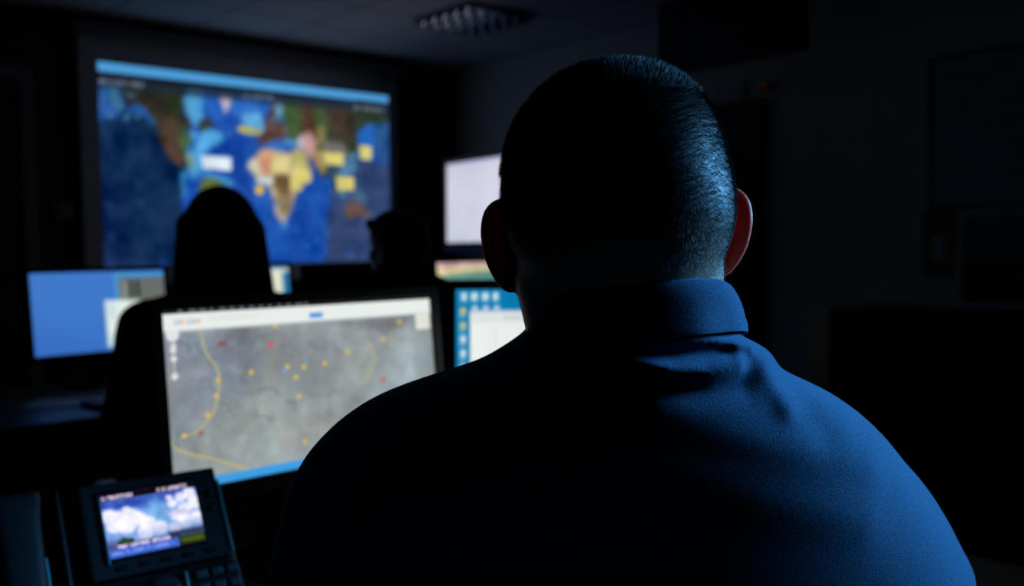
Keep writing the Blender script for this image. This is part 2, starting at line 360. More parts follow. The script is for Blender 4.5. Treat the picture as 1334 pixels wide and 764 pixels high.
# Africa, Arabia
P([(322, 214), (330, 202), (342, 196), (374, 200), (384, 196), (394, 202), (402, 222), (408, 226), (394, 240), (384, 252), (380, 268), (374, 280), (366, 292), (360, 288), (356, 270), (352, 252), (346, 242), (330, 240), (322, 228)], (182, 160, 122), 1.7)
P([(324, 208), (340, 206), (345, 226), (328, 230), (320, 220)], (212, 204, 176), 2)
P([(332, 200), (346, 196), (352, 214), (348, 230), (338, 222)], (208, 146, 120), 2.4)
P([(350, 204), (374, 206), (375, 226), (352, 230)], (212, 198, 134), 2)
P([(352, 230), (374, 230), (378, 250), (372, 262), (358, 258)], (98, 74, 46), 2.2)
P([(356, 258), (380, 256), (374, 276), (360, 282)], (118, 104, 72), 2, .9)
P([(354, 264), (362, 270), (366, 291), (358, 286)], (196, 176, 168), 2, .8)
P([(376, 196), (388, 200), (400, 222), (392, 234), (380, 224)], (178, 172, 104), 2.0)
P([(360, 290), (372, 286), (370, 300), (362, 298)], (88, 150, 205), 2, .7)
P([(320, 226), (324, 228), (332, 246), (328, 250)], (90, 140, 190), 2, .5)
# Australia and islands
P([(447, 272), (460, 262), (470, 266), (480, 276), (478, 286), (464, 282), (450, 287)], (104, 80, 76), 2)
P([(474, 282), (482, 280), (482, 300), (474, 298)], (72, 110, 150), 2.5, .5)
P([(458, 250), (474, 254), (472, 266), (456, 260)], (84, 126, 156), 2.5, .6)
P([(436, 246), (452, 254), (448, 262), (434, 256)], (86, 136, 176), 2.5, .6)
for x, y, r_, c in ((455, 333, 4, (46, 108, 200)), (410, 315, 4, (46, 128, 205)), (150, 345, 3, (42, 62, 150)), (212, 342, 4, (44, 72, 170)), (146, 308, 3, (28, 56, 128)), (141, 268, 4, (26, 56, 118)),
                    (183, 266, 4, (26, 66, 112)), (388, 270, 3, (44, 104, 168)), (400, 322, 4, (44, 112, 200)), (384, 300, 5, (34, 92, 190)), (310, 175, 3, (40, 90, 180))): cv.dot((x, y), r_*.9, c, .9, 4)
# shoals, mottling of sea and land
rr_ = random.Random(11)
for k in range(70):
    x, y = rr_.choice([(rr_.uniform(232, 300), rr_.uniform(125, 235)), (rr_.uniform(320, 372), rr_.uniform(135, 180)), (rr_.uniform(410, 475), rr_.uniform(225, 262)), (rr_.uniform(126, 180), rr_.uniform(118, 156))])
    cv.dot((x, y), rr_.uniform(1, 3), rr_.choice([(90, 168, 220), (60, 130, 205), (24, 72, 160), (120, 180, 210)]), rr_.uniform(.25, .6), 3)
for k in range(60):
    x, y = rr_.choice([(rr_.uniform(180, 240), rr_.uniform(122, 190)), (rr_.uniform(362, 500), rr_.uniform(135, 185)), (rr_.uniform(340, 372), rr_.uniform(160, 190)), (rr_.uniform(350, 376), rr_.uniform(228, 270))])
    cv.dot((x, y), rr_.uniform(1, 4), rr_.choice([(74, 92, 52), (60, 40, 36), (84, 78, 58), (40, 44, 40), (104, 84, 74)]), rr_.uniform(.2, .45), 4)
cv.a = np.stack([cv.soft(cv.a[..., i], 1.1) for i in range(3)], -1); cv.warp = False
# call-out labels
P([(259, 204), (298, 206), (298, 224), (261, 221)], (214, 228, 238), .9)
P([(306, 165), (322, 166), (322, 169), (336, 170), (336, 176), (318, 176), (306, 172)], (186, 174, 74), 1)
P([(378, 221), (398, 222), (404, 234), (400, 240), (390, 240), (390, 250), (375, 249), (375, 236)], (210, 196, 112), 1.2)
P([(419, 200), (445, 202), (445, 217), (422, 216)], (220, 208, 116), .9)
P([(466, 191), (482, 192), (482, 210), (467, 209)], (218, 208, 120), .9)
P([(435, 232), (459, 233), (459, 250), (437, 250)], (220, 208, 118), .9)
P([(331, 232), (352, 233), (352, 242), (332, 241)], (190, 204, 208), 1.2)
cv.dot((335, 249), 6, (216, 180, 62), 1, 2)
for x, y in ((265, 214), (424, 209), (440, 241), (470, 200), (382, 230), (380, 243), (310, 170)):
    for k in range(3): cv.seg([(x+k*5, y+k*.4), (x+k*5+3, y+k*.4+.3)], .5, (150, 140, 90), .35)
cv.noise(18, 7, 11, 3)
# title bands
P([(118, 60), (520, 100), (520, 140), (400, 131), (120, 104)], (20, 25, 34), 1.2)
P([(120, 104), (400, 130), (520, 140), (520, 148), (330, 134), (200, 122), (120, 113)], (30, 42, 58), 2.5, .85)
P([(120, 78), (506, 120), (506, 135), (120, 94)], (76, 156, 216), .8)
cv.scribble((126, 109), (184, 114), 6, (118, 128, 148), 4, .8, .9)
cv.scribble((312, 127), (352, 130.5), 5, (108, 130, 150), 5, .8, .8)
cv.scribble((459, 142), (500, 146), 5, (120, 134, 152), 6, .8, .8)
PX0, PX1, PZ0, PZ1 = 2.212, 4.512, 1.154, 2.498
pr = empty('projection_screen', ((PX0+PX1)/2, YF-.02, 1.05), 0, 'large pull-down projection screen on the front wall glowing with a blue world map', 'projection screen')
yy = -.04
display('projected_map', cv, PX1-PX0, PZ1-PZ0, screen_mat('projected_picture', 1.0, .9, .05), pr, Matrix.Translation((0, yy-.006, (PZ0+PZ1)/2-1.05)))
b = BM(); bx(b, -1.27, 1.24, yy-.004, yy+.001, -.02, 1.60); obj('border_fabric', b, M_border, pr)
b = BM(); bx(b, -1.32, 1.30, yy-.08, .015, 1.60, 1.69, .02); obj('roller_case', b, M_case, pr, False)
b = BM(); bx(b, -1.28, 1.25, yy-.016, yy+.010, -.05, -.02, .008); obj('bottom_bar', b, M_black, pr)

# ------------------------------------------------------------------ monitors
def monitor(name, loc, rz, w, h, cv, label, tilt=R(5), desk=.74, bez=.017, chin=.022, strength=1., curved=False, led=False, stand=True, group=None):
    """loc = centre of the display"""
    t = empty(name, (loc[0], loc[1], desk), rz, label, 'monitor' if name == 'monitor' else 'television', group)
    T = Matrix.Translation((0, 0, loc[2]-desk)) @ Matrix.Rotation(-tilt, 4, 'X')
    b = BM(); zc = -(chin-bez)/2
    # casing: shallow tray with a raised rim round the display and a bulged back
    box(b, (0, .016, zc), (w+2*bez, .022, h+bez+chin), .005)
    box(b, (0, .034, zc), (w*.72, .026, h*.66), .010)
    bx(b, -w/2-bez, w/2+bez, -.004, .006, h/2, h/2+bez, .002); bx(b, -w/2-bez, w/2+bez, -.004, .006, -h/2-chin, -h/2, .002)
    bx(b, -w/2-bez, -w/2, -.004, .006, -h/2, h/2, .002); bx(b, w/2, w/2+bez, -.004, .006, -h/2, h/2, .002)
    obj('casing', b, M_black, t, False, T)
    if cv is not None: display('display', cv, w, h, screen_mat('display_'+name, strength), t, T @ Matrix.Translation((0, .001, 0)))
    else:
        b = BM(); bx(b, -w/2, w/2, .001, .004, -h/2, h/2); obj('display', b, M_gloss, t, False, T)
    if led:
        b = BM(); box(b, (0.0, -.006, -h/2-chin/2), (.012, .004, .005), .001); obj('power_light', b, led, t, False, T)
    if stand:
        zz = loc[2]-desk
        b = BM(); bx(b, -.035, .035, .052, .075, .012, zz+.03, .006); box(b, (0, .05, zz), (.10, .03, .10), .006); obj('stand', b, M_black, t)
        b = BM(); lathe(b, [(.001, 0), (.115, 0), (.118, .006), (.108, .012), (.03, .016), (.001, .016)], 32, (0, .05, .0)); obj('stand_base', b, M_black, t, True)
    return t

# 1: main monitor with the satellite map
c1 = [(204, 408), (563.5, 382), (568, 577), (232, 641)]
cv = Canvas(420, 226, c1, (140, 148, 152))
P = cv.poly
P([(204, 420), (330, 410), (400, 500), (232, 560)], (126, 133, 146), 20, .8)
P([(300, 520), (568, 440), (568, 600), (240, 640)], (152, 162, 163), 24, .8)
P([(430, 418), (540, 408), (520, 428), (500, 436), (470, 428)], (104, 104, 106), 5, .7)
P([(208, 430), (400, 416), (400, 424), (210, 444)], (150, 156, 162), 4, .7)
P([(400, 412), (562, 400), (562, 412), (400, 424)], (140, 144, 150), 4, .6)
cv.noise(7, 5.5, 21, 5, (1, 1, 1.05)); cv.noise(26, 4.5, 22, 3, (1, 1.02, 1)); cv.noise(9, 2.5, 23, 4, (-.6, .2, 1)); cv.noise(5, 5, 24, 5, (.9, 1, .9), None, 1.6)
for k in range(46):
    x = random.uniform(210, 560); y = random.uniform(440, 620); dk = random.random() < .6
    pts = [(x, y)]
    for j in range(6): pts.append((pts[-1][0]+random.uniform(-2, 9), pts[-1][1]+random.uniform(-5, 7)))
    cv.seg(pts, random.uniform(1., 2.6), (92, 100, 108) if dk else (160, 168, 168), .32, 3)
for q in ([(330, 470), (420, 460), (425, 500), (340, 505)],): cv.poly(q, (132, 134, 128), 12, .6)
road = (184, 180, 128)
cv.seg([(257, 427), (259, 444), (263, 460), (269, 470), (278, 481), (283, 492), (284, 505), (282, 520), (279, 540), (271, 552), (262, 563), (246, 572), (238, 573)], 1.7, road, .8, 1.5)
cv.seg([(222, 574), (230, 586), (240, 592), (262, 597), (284, 601), (305, 608), (326, 613)], 1.9, road, .8, 1.5)
cv.seg([(478, 447), (484, 456), (487, 468), (485, 482), (478, 492), (474, 500)], 1.6, road, .7, 1.5)
cv.seg([(360, 430), (362, 445), (352, 470), (345, 500)], 1.0, (150, 150, 120), .4, 1.5)
for x, y in ((282.4, 500.8), (281, 520.6), (270.7, 546), (242.4, 572), (325, 489.8), (372, 482), (394, 482), (383, 496), (387, 521), (421, 477), (452, 461.6), (499, 444), (522, 419.4), (360.5, 419.8), (355.7, 427), (395, 579)):
    cv.dot((x, y), 3.6, (208, 176, 92), .9, 1.4); cv.dot((x-.8, y-.6), 1.5, (235, 210, 130), .9, 1)
cv.dot((338, 446), 2.6, (150, 140, 84), .7, 1.2)
for x, y, c, r_ in ((349.5, 452.8, (214, 84, 100), 4), (283, 452.2, (140, 74, 84), 3.2), (288.5, 451.2, (140, 74, 84), 3.2), (497, 498, (190, 98, 106), 4), (262.6, 568, (156, 92, 100), 3.4), (368, 488, (112, 160, 214), 3.4), (397, 474, (130, 160, 190), 3)):
    cv.dot((x, y), r_, c, .9, 1.4)
# browser: dark tab strip, pale toolbar, controls
cv.rect(0, 0, 1, .022, (18, 20, 24), .4)
for k in range(14): cv.rect(.05+k*.033, .006, .05+k*.033+random.uniform(.012, .026), .016, (150, 152, 156), .4, .7)
cv.rect(0, .022, 1, .115, (232, 238, 234), .4); cv.rect(0, .115, 1, .125, (196, 202, 204), .6)
for k, c in enumerate(((150, 170, 226), (226, 150, 150), (232, 210, 150), (150, 170, 226), (150, 200, 160), (226, 150, 150))):
    u = .045+k*.0135; cv.seg_uv = None
    X = (cv.U-u)*cv.nx; Y = (cv.V-.070)*cv.ny; D = np.abs(np.hypot(X, Y)-(2.8 if k in (0, 3) else 2.0)); cv.blend(np.clip(1.4-D, 0, 1), c, .75)
cv.rect(.145, .060, .31, .066, (210, 196, 196), .6, .9); cv.rect(.14, .045, .40, .049, (214, 218, 218), .6, .8)
cv.rect(.495, .068, .545, .096, (74, 150, 226), .7)
cv.rect(.93, .118, .995, .225, (228, 228, 218), .7); cv.rect(.935, .168, .99, .174, (190, 190, 185), .6)
for (x, y, r_) in ((220.5, 441, 8.2), (222, 455, 3.6), (222.5, 461, 4.2), (223.7, 473, 4), (226.3, 496, 4.4)):
    cv.dot((x, y), r_, (228, 234, 236), .95, 1.6)
cv.dot((221, 454), 2.2, (226, 150, 120), .7, 1.2); cv.seg([(222, 455), (226.3, 496)], 1, (208, 212, 210), .8, 1)
cv.rect(0, .952, 1, 1.01, (62, 158, 228), .5); cv.rect(0, .952, .04, 1.01, (110, 190, 240), 1, .7)
monitor('monitor', (.764, 1.293, 1.032), R(.9), .477, .255, cv, 'widescreen monitor showing a grey satellite map with yellow markers, beside the desk phone', R(5.2), chin=.024)

# 2: desktop with icons and a white window, right of the first
cv = Canvas(240, 136, None, (12, 122, 176))
cv.rect(0, 0, 1, 1, (14, 128, 182), 0); cv.noise(3, 4, 5, 3)
def icon(u, v, c, c2):
    cv.rect(u-.011, v-.028, u+.011, v+.020, c, .9); cv.rect(u-.013, v+.030, u+.013, v+.040, (190, 220, 235), .6, .6); cv.rect(u-.005, v-.012, u+.005, v+.010, c2, .8, .6)
for k in range(4): icon(.030+k*.041, .050, (224, 238, 242), (150, 190, 200))
for k, yv in enumerate((.15, .245, .34, .435, .53, .625, .72)): icon(.026, yv, (220, 206, 130) if k < 2 else (224, 236, 244), (180, 170, 100) if k < 2 else (160, 190, 215))
for k in range(3): icon(.074+k*.041, .135, (214, 226, 240), (150, 180, 210))
cv.rect(.056, .138, .97, .95, (236, 240, 238), .5); cv.rect(.056, .138, .97, .156, (168, 178, 214), .5); cv.rect(.056, .156, .97, .225, (222, 228, 228), .5)
for k in range(9): cv.rect(.15+k*.09, .24, .155+k*.09, .94, (214, 220, 220), .6, .8)
for k in range(18): cv.rect(.12, .26+k*.036, .16+random.uniform(.1, .7), .266+k*.036, (196, 204, 208), .5, .35)
cv.rect(.18, .18, .25, .195, (190, 200, 210), .7, .8); cv.rect(.3, .18, .36, .195, (190, 200, 210), .7, .8)
cv.rect(0, .965, 1, 1.01, (30, 80, 160), .5)
monitor('monitor', (1.214, 1.126, 1.033), R(-50), .477, .268, cv, 'monitor with a teal desktop and white window, half hidden by the front person', R(4))

# far row of desks
cv = Canvas(160, 90, None, (58, 116, 196))
cv.poly([(0, 0), (1, 0), (.4, 1), (0, 1)], (66, 122, 204), 18, .7); cv.poly([(0, .6), (.6, .9), (.6, 1.1), (0, 1.1)], (52, 104, 190), 12, .6)
cv.rect(.615, .03, 1.02, .07, (72, 160, 206), .8); cv.rect(.615, .05, .635, .5, (72, 170, 214), .8, .8); cv.rect(.64, .085, 1, .48, (104, 110, 104), .8)
cv.rect(.72, .12, .745, .34, (26, 32, 34), .9); cv.rect(.775, .12, .80, .34, (26, 32, 34), .9); cv.rect(.66, .13, .71, .4, (150, 156, 150), 2, .6)
cv.poly([(.525, .36), (.80, .38), (.80, .97), (.525, .95)], (226, 238, 232), 1.2); cv.rect(.535, .40, .60, .60, (196, 214, 220), 2, .7); cv.rect(.54, .8, .8, .95, (180, 215, 235), 3, .7)
monitor('monitor', (1.248, 3.647, 1.023), R(5), .505, .299, cv, 'monitor with a plain blue desktop and small white window, at the far left', R(6))
cv = Canvas(120, 68, None, (200, 210, 190))
cv.noise(4, 14, 9, 3); cv.rect(.0, 0, .6, 1, (120, 150, 190), 2); cv.rect(.60, .05, .93, .6, (222, 226, 206), 1.2); cv.rect(.93, .1, 1, 1, (40, 120, 170), .8); cv.rect(0, 0, 1, .05, (60, 120, 170), .5); cv.rect(.6, .6, 1, 1, (120, 170, 200), 1)
monitor('monitor', (1.815, 3.66, 1.047), R(0), .46, .259, cv, 'monitor with a pale window and teal edge, mostly hidden behind the long-haired person', R(5))
monitor('monitor', (2.39, 3.66, 1.02), R(0), .51, .287, None, 'switched-off black monitor between the two seated people in the far row', R(5))
cv = Canvas(160, 90, None, (196, 180, 150))
cv.poly([(0, 0), (1, 0), (1, .05), (0, .09)], (206, 170, 176), 2); cv.poly([(0, .08), (1, .05), (1, .3), (0, .3)], (216, 202, 152), 2); cv.poly([(0, .26), (.15, .2), (1, .12), (1, 1), (0, 1)], (86, 140, 134), 3)
cv.poly([(.55, .45), (.8, .4), (.85, .7), (.6, .75)], (150, 160, 134), 4, .8); cv.noise(6, 8, 3, 3)
monitor('monitor', (3.14, 3.66, 1.022), R(-3), .531, .299, cv, 'monitor showing a yellow, pink and teal picture, beyond the short-haired seated person', R(5))

# ------------------------------------------------------------------ televisions on the right
cv = Canvas(160, 92, None, (214, 214, 232))
cv.poly([(0, 0), (.5, 0), (.4, 1), (0, 1)], (206, 208, 228), 14, .8); cv.noise(4, 2.5, 8, 3)
for u, v in ((.3, .4), (.22, .58), (.28, .62), (.45, .3), (.6, .3), (.5, .6), (.3, .2)): cv.rect(u, v, u+.05, v+.03, (198, 204, 224), 1.4, .6)
cv.rect(0, 0, 1, .03, (170, 176, 214), 1)
tv = monitor('television', (4.27, 4.92, 1.574), R(-97.4), 1.02, .574, cv, 'television on a floor stand showing a pale near-white page, left of the man\'s head', R(1), desk=.0, bez=.035, chin=.075, strength=.95, led=M_ledb, stand=False)
b = BM(); tube(b, [(0, .07, .03), (0, .07, 1.7)], .03, 16); box(b, (0, .05, 1.55), (.4, .03, .3), .005); obj('stand_pole', b, M_black, tv)
b = BM(); bx(b, -.4, .4, -.2, .35, 0, .03, .01); obj('stand_base', b, M_black, tv)
tv2 = empty('television', (4.76, 3.265, ZC), R(-92), 'black television switched off, hanging from the ceiling above the dark door', 'television')
b = BM(); box(b, (0, 0, -.265), (1.04, .06, .47), .012); box(b, (0, .045, -.27), (.6, .05, .3), .02); obj('casing', b, M_cab, tv2)
b = BM(); bx(b, -.49, .49, -.034, -.031, -.47, -.055); obj('display', b, M_cab, tv2)
b = BM(); tube(b, [(0, .09, -.001), (0, .09, -.3)], .025, 14); box(b, (0, .08, -.27), (.2, .05, .2), .005); obj('bracket', b, M_cab, tv2)

# ------------------------------------------------------------------ ceiling light with a parabolic louvre
lt = empty('ceiling_light', (4.17, 4.90, ZC), 0, 'square recessed ceiling light with a mirrored louvre grid, switched off', 'ceiling light')
b = BM()
for x0, x1, y0, y1 in ((-.3, .3, -.3, -.285), (-.3, .3, .285, .3), (-.3, -.285, -.285, .285), (.285, .3, -.285, .285)): bx(b, x0, x1, y0, y1, -.018, -.001, .002)
obj('frame', b, M_white, lt)
b = BM()
N = 5; cs = .57/N
for i in range(N):
    for j in range(N):
        cx, cy = -.285+cs*(i+.5), -.285+cs*(j+.5)
        # each cell: a shallow four-sided parabolic cup
        ring = []
        for r_, z in ((cs*.5, -.040), (cs*.44, -.030), (cs*.36, -.018), (cs*.24, -.008), (cs*.10, -.003)):
            ring.append([b.verts.new((cx+sx*r_, cy+sy*r_, z)) for sx, sy in ((-1, -1), (1, -1), (1, 1), (-1, 1))])
        for A, B in zip(ring, ring[1:]):
            for k in range(4): b.faces.new((A[k], B[k], B[(k+1) % 4], A[(k+1) % 4]))
        b.faces.new(ring[-1])
obj('louvre', b, M_alu, lt, True)

# ------------------------------------------------------------------ right wall: boards, picture, sensor, sign
cv = Canvas(260, 180, None, (150, 156, 168))
for k in range(26):
    u, v = random.uniform(.04, .9), random.uniform(.06, .92); pts = [(u, v)]
    for j in range(random.randint(3, 7)): pts.append((pts[-1][0]+random.uniform(-.04, .05), pts[-1][1]+random.uniform(-.05, .05)))
    cv.seg(pts, .9, random.choice(((70, 74, 90), (60, 64, 84), (84, 84, 96))), .75, 1)
for k in range(7): cv.scribble((random.uniform(.03, .6), .1+k*.12), (random.uniform(.65, .9), .1+k*.12), .022, (70, 74, 92), k, .7, .7)
wb = empty('whiteboard', (XR-.02, 1.72, 1.42), R(-90), 'wood-framed whiteboard with faint handwriting, upper right on the grey wall', 'whiteboard')
display('writing_surface', cv, 1.10, .79, paint_mat('whiteboard_surface', .35), wb, Matrix.Translation((0, -.012, .42)))
b = BM(); bx(b, -.555, .555, -.010, .018, .018, .822); obj('backing', b, M_greymetal, wb)
b = BM()
for x0, x1, z0, z1 in ((-.575, .575, 0, .025), (-.575, .575, .815, .84), (-.575, -.55, .025, .815), (.55, .575, .025, .815)): bx(b, x0, x1, -.022, .018, z0, z1, .003)
obj('frame', b, M_wood, wb)
pb = empty('pinboard', (XR-.012, 2.06, 1.05), R(-90), 'small brown cork pinboard below the corner of the whiteboard', 'pinboard')
b = BM(); bx(b, -.25, .25, -.006, .010, .012, .345); obj('cork', b, M_cork, pb)
b = BM()
for x0, x1, z0, z1 in ((-.265, .265, 0, .015), (-.265, .265, .342, .357), (-.265, -.25, .015, .342), (.25, .265, .015, .342)): bx(b, x0, x1, -.014, .010, z0, z1, .002)
obj('frame', b, M_wood, pb)
b = BM(); bx(b, XR-.021, XR-.0195, 2.205, 2.265, 1.14, 1.27); tag(obj('paper_note', b, M_paper), 'small pale paper note pinned on the cork pinboard', 'note')
cv = Canvas(150, 96, None, (70, 78, 88))
cv.rect(0, 0, 1, .45, (84, 92, 104), 8); cv.poly([(0, .55), (.2, .45), (.35, .58), (.55, .42), (.8, .56), (1, .48), (1, 1), (0, 1)], (30, 34, 34), 2.5); cv.poly([(0, .8), (1, .7), (1, 1), (0, 1)], (16, 18, 18), 4); cv.noise(8, 8, 4, 3)
pic = empty('framed_picture', (5.13, 1.735, .888), R(-90), 'pale-framed dark landscape picture leaning against the wall on the black cabinets', 'picture')
T = Matrix.Rotation(R(-6), 4, 'X')
display('print', cv, .66, .45, paint_mat('landscape_print', .5), pic, T @ Matrix.Translation((0, -.008, .26)))
b = BM(); bx(b, -.335, .335, -.006, .01, .03, .49); obj('mount', b, M_cab, pic, False, T)
b = BM()
for x0, x1, z0, z1 in ((-.36, .36, 0, .032), (-.36, .36, .488, .52), (-.36, -.328, .032, .488), (.328, .36, .032, .488)): bx(b, x0, x1, -.014, .012, z0, z1, .003)
obj('frame', b, M_white, pic, False, T)
b = BM(); box(b, (XR-.012, 3.60, 2.245), (.02, .22, .11), .004); tag(obj('door_sign', b, M_white), 'pale blank sign plate on the wall above the dark door', 'sign')
b = BM(); box(b, (XR-.02, 3.325, 2.24), (.038, .05, .05), .01); s = tag(obj('alarm_sensor', b, M_brown), 'small alarm sensor with a dim red light by the dark door', 'sensor')
b = BM(); box(b, (XR-.043, 3.325, 2.245), (.012, .022, .022), .004); obj('indicator_light', b, M_led, s)
th = empty('thermostat', (1.985, YF-.001, 1.46), 0, 'small pale thermostat box on the wall left of the projection screen', 'thermostat')
b = BM(); bx(b, -.055, .055, -.03, 0, 0, .11, .008); obj('casing', b, M_greymetal, th)
b = BM(); lathe(b, [(.001, 0), (.02, 0), (.018, .012), (.001, .013)], 20); obj('dial', b, M_greymetal, th, True, Matrix.Translation((0, -.03, .055)) @ Matrix.Rotation(R(90), 4, 'X'))

# low black cabinets along the right wall
for k in range(3):
    y1 = 2.53-k*.82; lab = ('black low cabinet with a pale wooden end panel, beneath the pinboard', 'middle one of the low black cabinets along the right wall', 'nearest of the low black cabinets along the right wall')[k]
    cb = empty('cabinet', (4.95, y1-.41, 0), R(-90), lab, 'cabinet', 'low black cabinets along the right wall')
    b = BM(); bx(b, -.41, .41, -.32, .32, .06, .86, .003); bx(b, -.38, .38, -.28, .3, 0, .06); obj('body', b, M_cab, cb)
    b = BM(); bx(b, -.409, .409, -.35, .32, .86, .887, .003); obj('top', b, M_cab, cb)
    for s_ in (-1, 1):
        b = BM(); bx(b, min(s_*.003, s_*.405), max(s_*.003, s_*.405), -.34, -.32, .07, .85, .003); d = obj('door', b, M_cab, cb)
        b = BM(); tube(b, [(s_*.05, -.34, .5), (s_*.05, -.365, .5), (s_*.05, -.365, .62), (s_*.05, -.34, .62)], .005); obj('handle', b, M_cab, d, True)
    if k == 0:
        b = BM(); bx(b, -.53, -.411, -.35, .31, 0, .89, .004); obj('end_panel', b, M_woodpale, cb)

# ------------------------------------------------------------------ desks
def desk_leg(t, x, y, h, mt=M_greymetal):
    b = BM(); bx(b, x-.03, x+.03, y-.03, y+.03, 0, h, .006); obj('leg', b, mt, t)
dk = empty('desk', (.6, 1.1, 0), 0, 'corner desk with grey laminate top under the phone and the two near monitors', 'desk')
b = BM()
# L-shaped top with a swept inner corner, as one slab
pts = [(-.45, 1.70), (1.515, 1.70), (1.535, .85), (1.535, -.55), (1.02, -.55), (1.02, .20), (1.00, .42), (.93, .58), (.82, .70), (.66, .76), (.40, .78), (-.45, .78)]
vs = [b.verts.new((x-.6, y-1.1, .715)) for x, y in pts]; f = b.faces.new(vs)
r = bmesh.ops.extrude_face_region(b, geom=[f]); bmesh.ops.translate(b, verts=[v for v in r['geom'] if isinstance(v, bmesh.types.BMVert)], vec=(0, 0, .025))
bmesh.ops.bevel(b, geom=b.edges[:], offset=.003, segments=2, affect='EDGES'); obj('top', b, M_desk, dk)
for x, y in ((-.98, -.25), (-.98, .54), (.86, .54), (.86, -1.58), (.48, -1.58)): desk_leg(dk, x, y, .714)
b = BM(); bx(b, -.98, .86, .50, .52, .25, .714, .003); obj('modesty_panel', b, M_greymetal, dk)
d2_ = empty('desk', (2.2, 3.4, 0), 0, 'long dark desk in the far row carrying four monitors', 'desk')
b = BM(); bx(b, -1.50, 1.6, -.42, .42, .712, .74, .004); obj('top', b, M_deskb, d2_)
for x in (-1.46, 0.3, 1.56): 
    for y in (-.3, .36): desk_leg(d2_, x, y, .711, M_black)
b = BM(); bx(b, -1.46, 1.56, .37, .385, .2, .711, .003); obj('modesty_panel', b, M_black, d2_)
pd = empty('drawer_pedestal', (1.06, 3.36, 0), 0, 'grey drawer pedestal under the left end of the far desk', 'drawers')
b = BM(); bx(b, -.11, .11, -.22, .25, .03, .66, .004); obj('body', b, M_ped, pd)
for z0, z1 in ((.05, .24), (.25, .44), (.45, .64)):
    b = BM(); bx(b, -.105, .105, -.235, -.22, z0, z1, .003); d = obj('drawer', b, M_ped, pd)
    b = BM(); bx(b, -.05, .05, -.245, -.235, z1-.04, z1-.028, .002); obj('handle', b, M_black, d)

# ------------------------------------------------------------------ keyboards
def keyboard(loc, rz, label):
    t = empty('keyboard', loc, rz, label, 'keyboard')
    b = BM(); bx(b, -.22, .22, -.07, .07, .002, .016, .004); obj('case', b, M_black, t)
    b = BM()
    for j in range(5):
        for i in range(20):
            if j == 0 and 4 < i < 9: continue
            box(b, (-.204+i*.0215, -.052+j*.0255, .019), (.018, .020, .008))
        if j == 0: box(b, (-.204+6.5*.0215, -.052, .019), (.082, .020, .008))
    obj('keys', b, M_darkgrey, t); return t
keyboard((1.24, 3.16, .74), R(4), 'black keyboard on the far desk before the blue monitor')
keyboard(tuple(man_pt(0.0, .44, .74)), YAW-R(90), 'black keyboard under the hands of the man in front')
pp = BM(); bx(pp, -.13, .13, -.09, .09, 0, .004, .001); o = tag(obj('reflection_sheet', pp, M_paper), 'pale sheet standing in for the blue monitor reflection on the far desk', 'reflection'); o.location = (1.02, 3.30, .7402); o.rotation_euler = (0, 0, R(-30))  # added sheet, imitates the blue monitor's reflection in the desk top

# ------------------------------------------------------------------ desk phone
ph = empty('desk_phone', (.423, 1.03, .74), R(-5.2), 'grey desk phone with a lit colour screen of clouds, at the lower left', 'telephone')
TP = Matrix.Translation((0, .065, .183)) @ Matrix.Rotation(R(-32.1), 4, 'X')       # display head plane: x right, z up the slope, -y towards the reader
b = BM(); box(b, (0, .008, 0), (.160, .016, .113), .004); obj('display_housing', b, M_phone, ph, False, TP)
b = BM(); box(b, (-.0045, -.0005, .0035), (.120, .003, .085), .001); obj('display_surround', b, M_phonedk, ph, False, TP)
cv = Canvas(200, 140, None, (96, 140, 210))
cv.rect(0, 0, 1, 1, (120, 160, 222), 0); cv.poly([(0, .1), (1, .1), (1, .22), (.45, .30), (0, .26)], (50, 76, 170), 5); cv.poly([(.45, .2), (.62, .2), (.72, .7), (.5, .7)], (110, 170, 222), 8, .8)
for (u, v, r_) in [(.06, .36, 15), (.16, .42, 17), (.28, .40, 16), (.36, .48, 15), (.22, .52, 20), (.44, .56, 15), (.1, .52, 15), (.55, .66, 14), (.4, .68, 16), (.24, .30, 8), (.72, .32, 9), (.70, .22, 6), (.82, .24, 11), (.92, .2, 13), (.96, .36, 15), (.84, .44, 14), (.74, .52, 12), (.95, .6, 14), (.82, .62, 14), (.7, .7, 10)]:
    cv.dot((u, v), r_, (238, 234, 250), .9, 7)
cv.poly([(.6, .42), (1, .48), (1, .54), (.66, .5)], (182, 176, 216), 3, .7); cv.poly([(.3, .7), (1, .6), (1, .74), (.3, .78)], (150, 166, 204), 5, .7)
cv.noise(9, 7, 5, 4)
cv.rect(0, .86, 1, 1.01, (58, 94, 196), 1); cv.rect(0, .72, .18, .86, (60, 60, 130), 5, .6)
for u, v, r_ in ((.17, .765, 7), (.13, .79, 6), (.23, .785, 7), (.19, .80, 7)): cv.dot((u, v), r_, (34, 66, 28), .95, 3)
cv.rect(0, .80, .72, .86, (66, 56, 96), 2, .8); cv.rect(.62, .76, 1.01, .86, (22, 26, 46), 2.5, .8)
cv.rect(.72, .86, 1.01, 1.01, (22, 26, 12), .6); cv.rect(.74, .88, .99, .97, (76, 100, 22), 2, .8)
cv.rect(0, 0, 1.01, .115, (14, 8, 20), .6)
def uvline(u0, u1, v, hh, col, seed, w=.7): cv.scribble((u0*200, v*140), (u1*200, v*140), hh, col, seed, .95, w)
cv.Hm = np.diag([1/200., 1/140., 1.])
uvline(.03, .34, .095, 9, (226, 204, 236), 3, 1.0); uvline(.60, .93, .095, 9, (226, 204, 236), 8, 1.0)
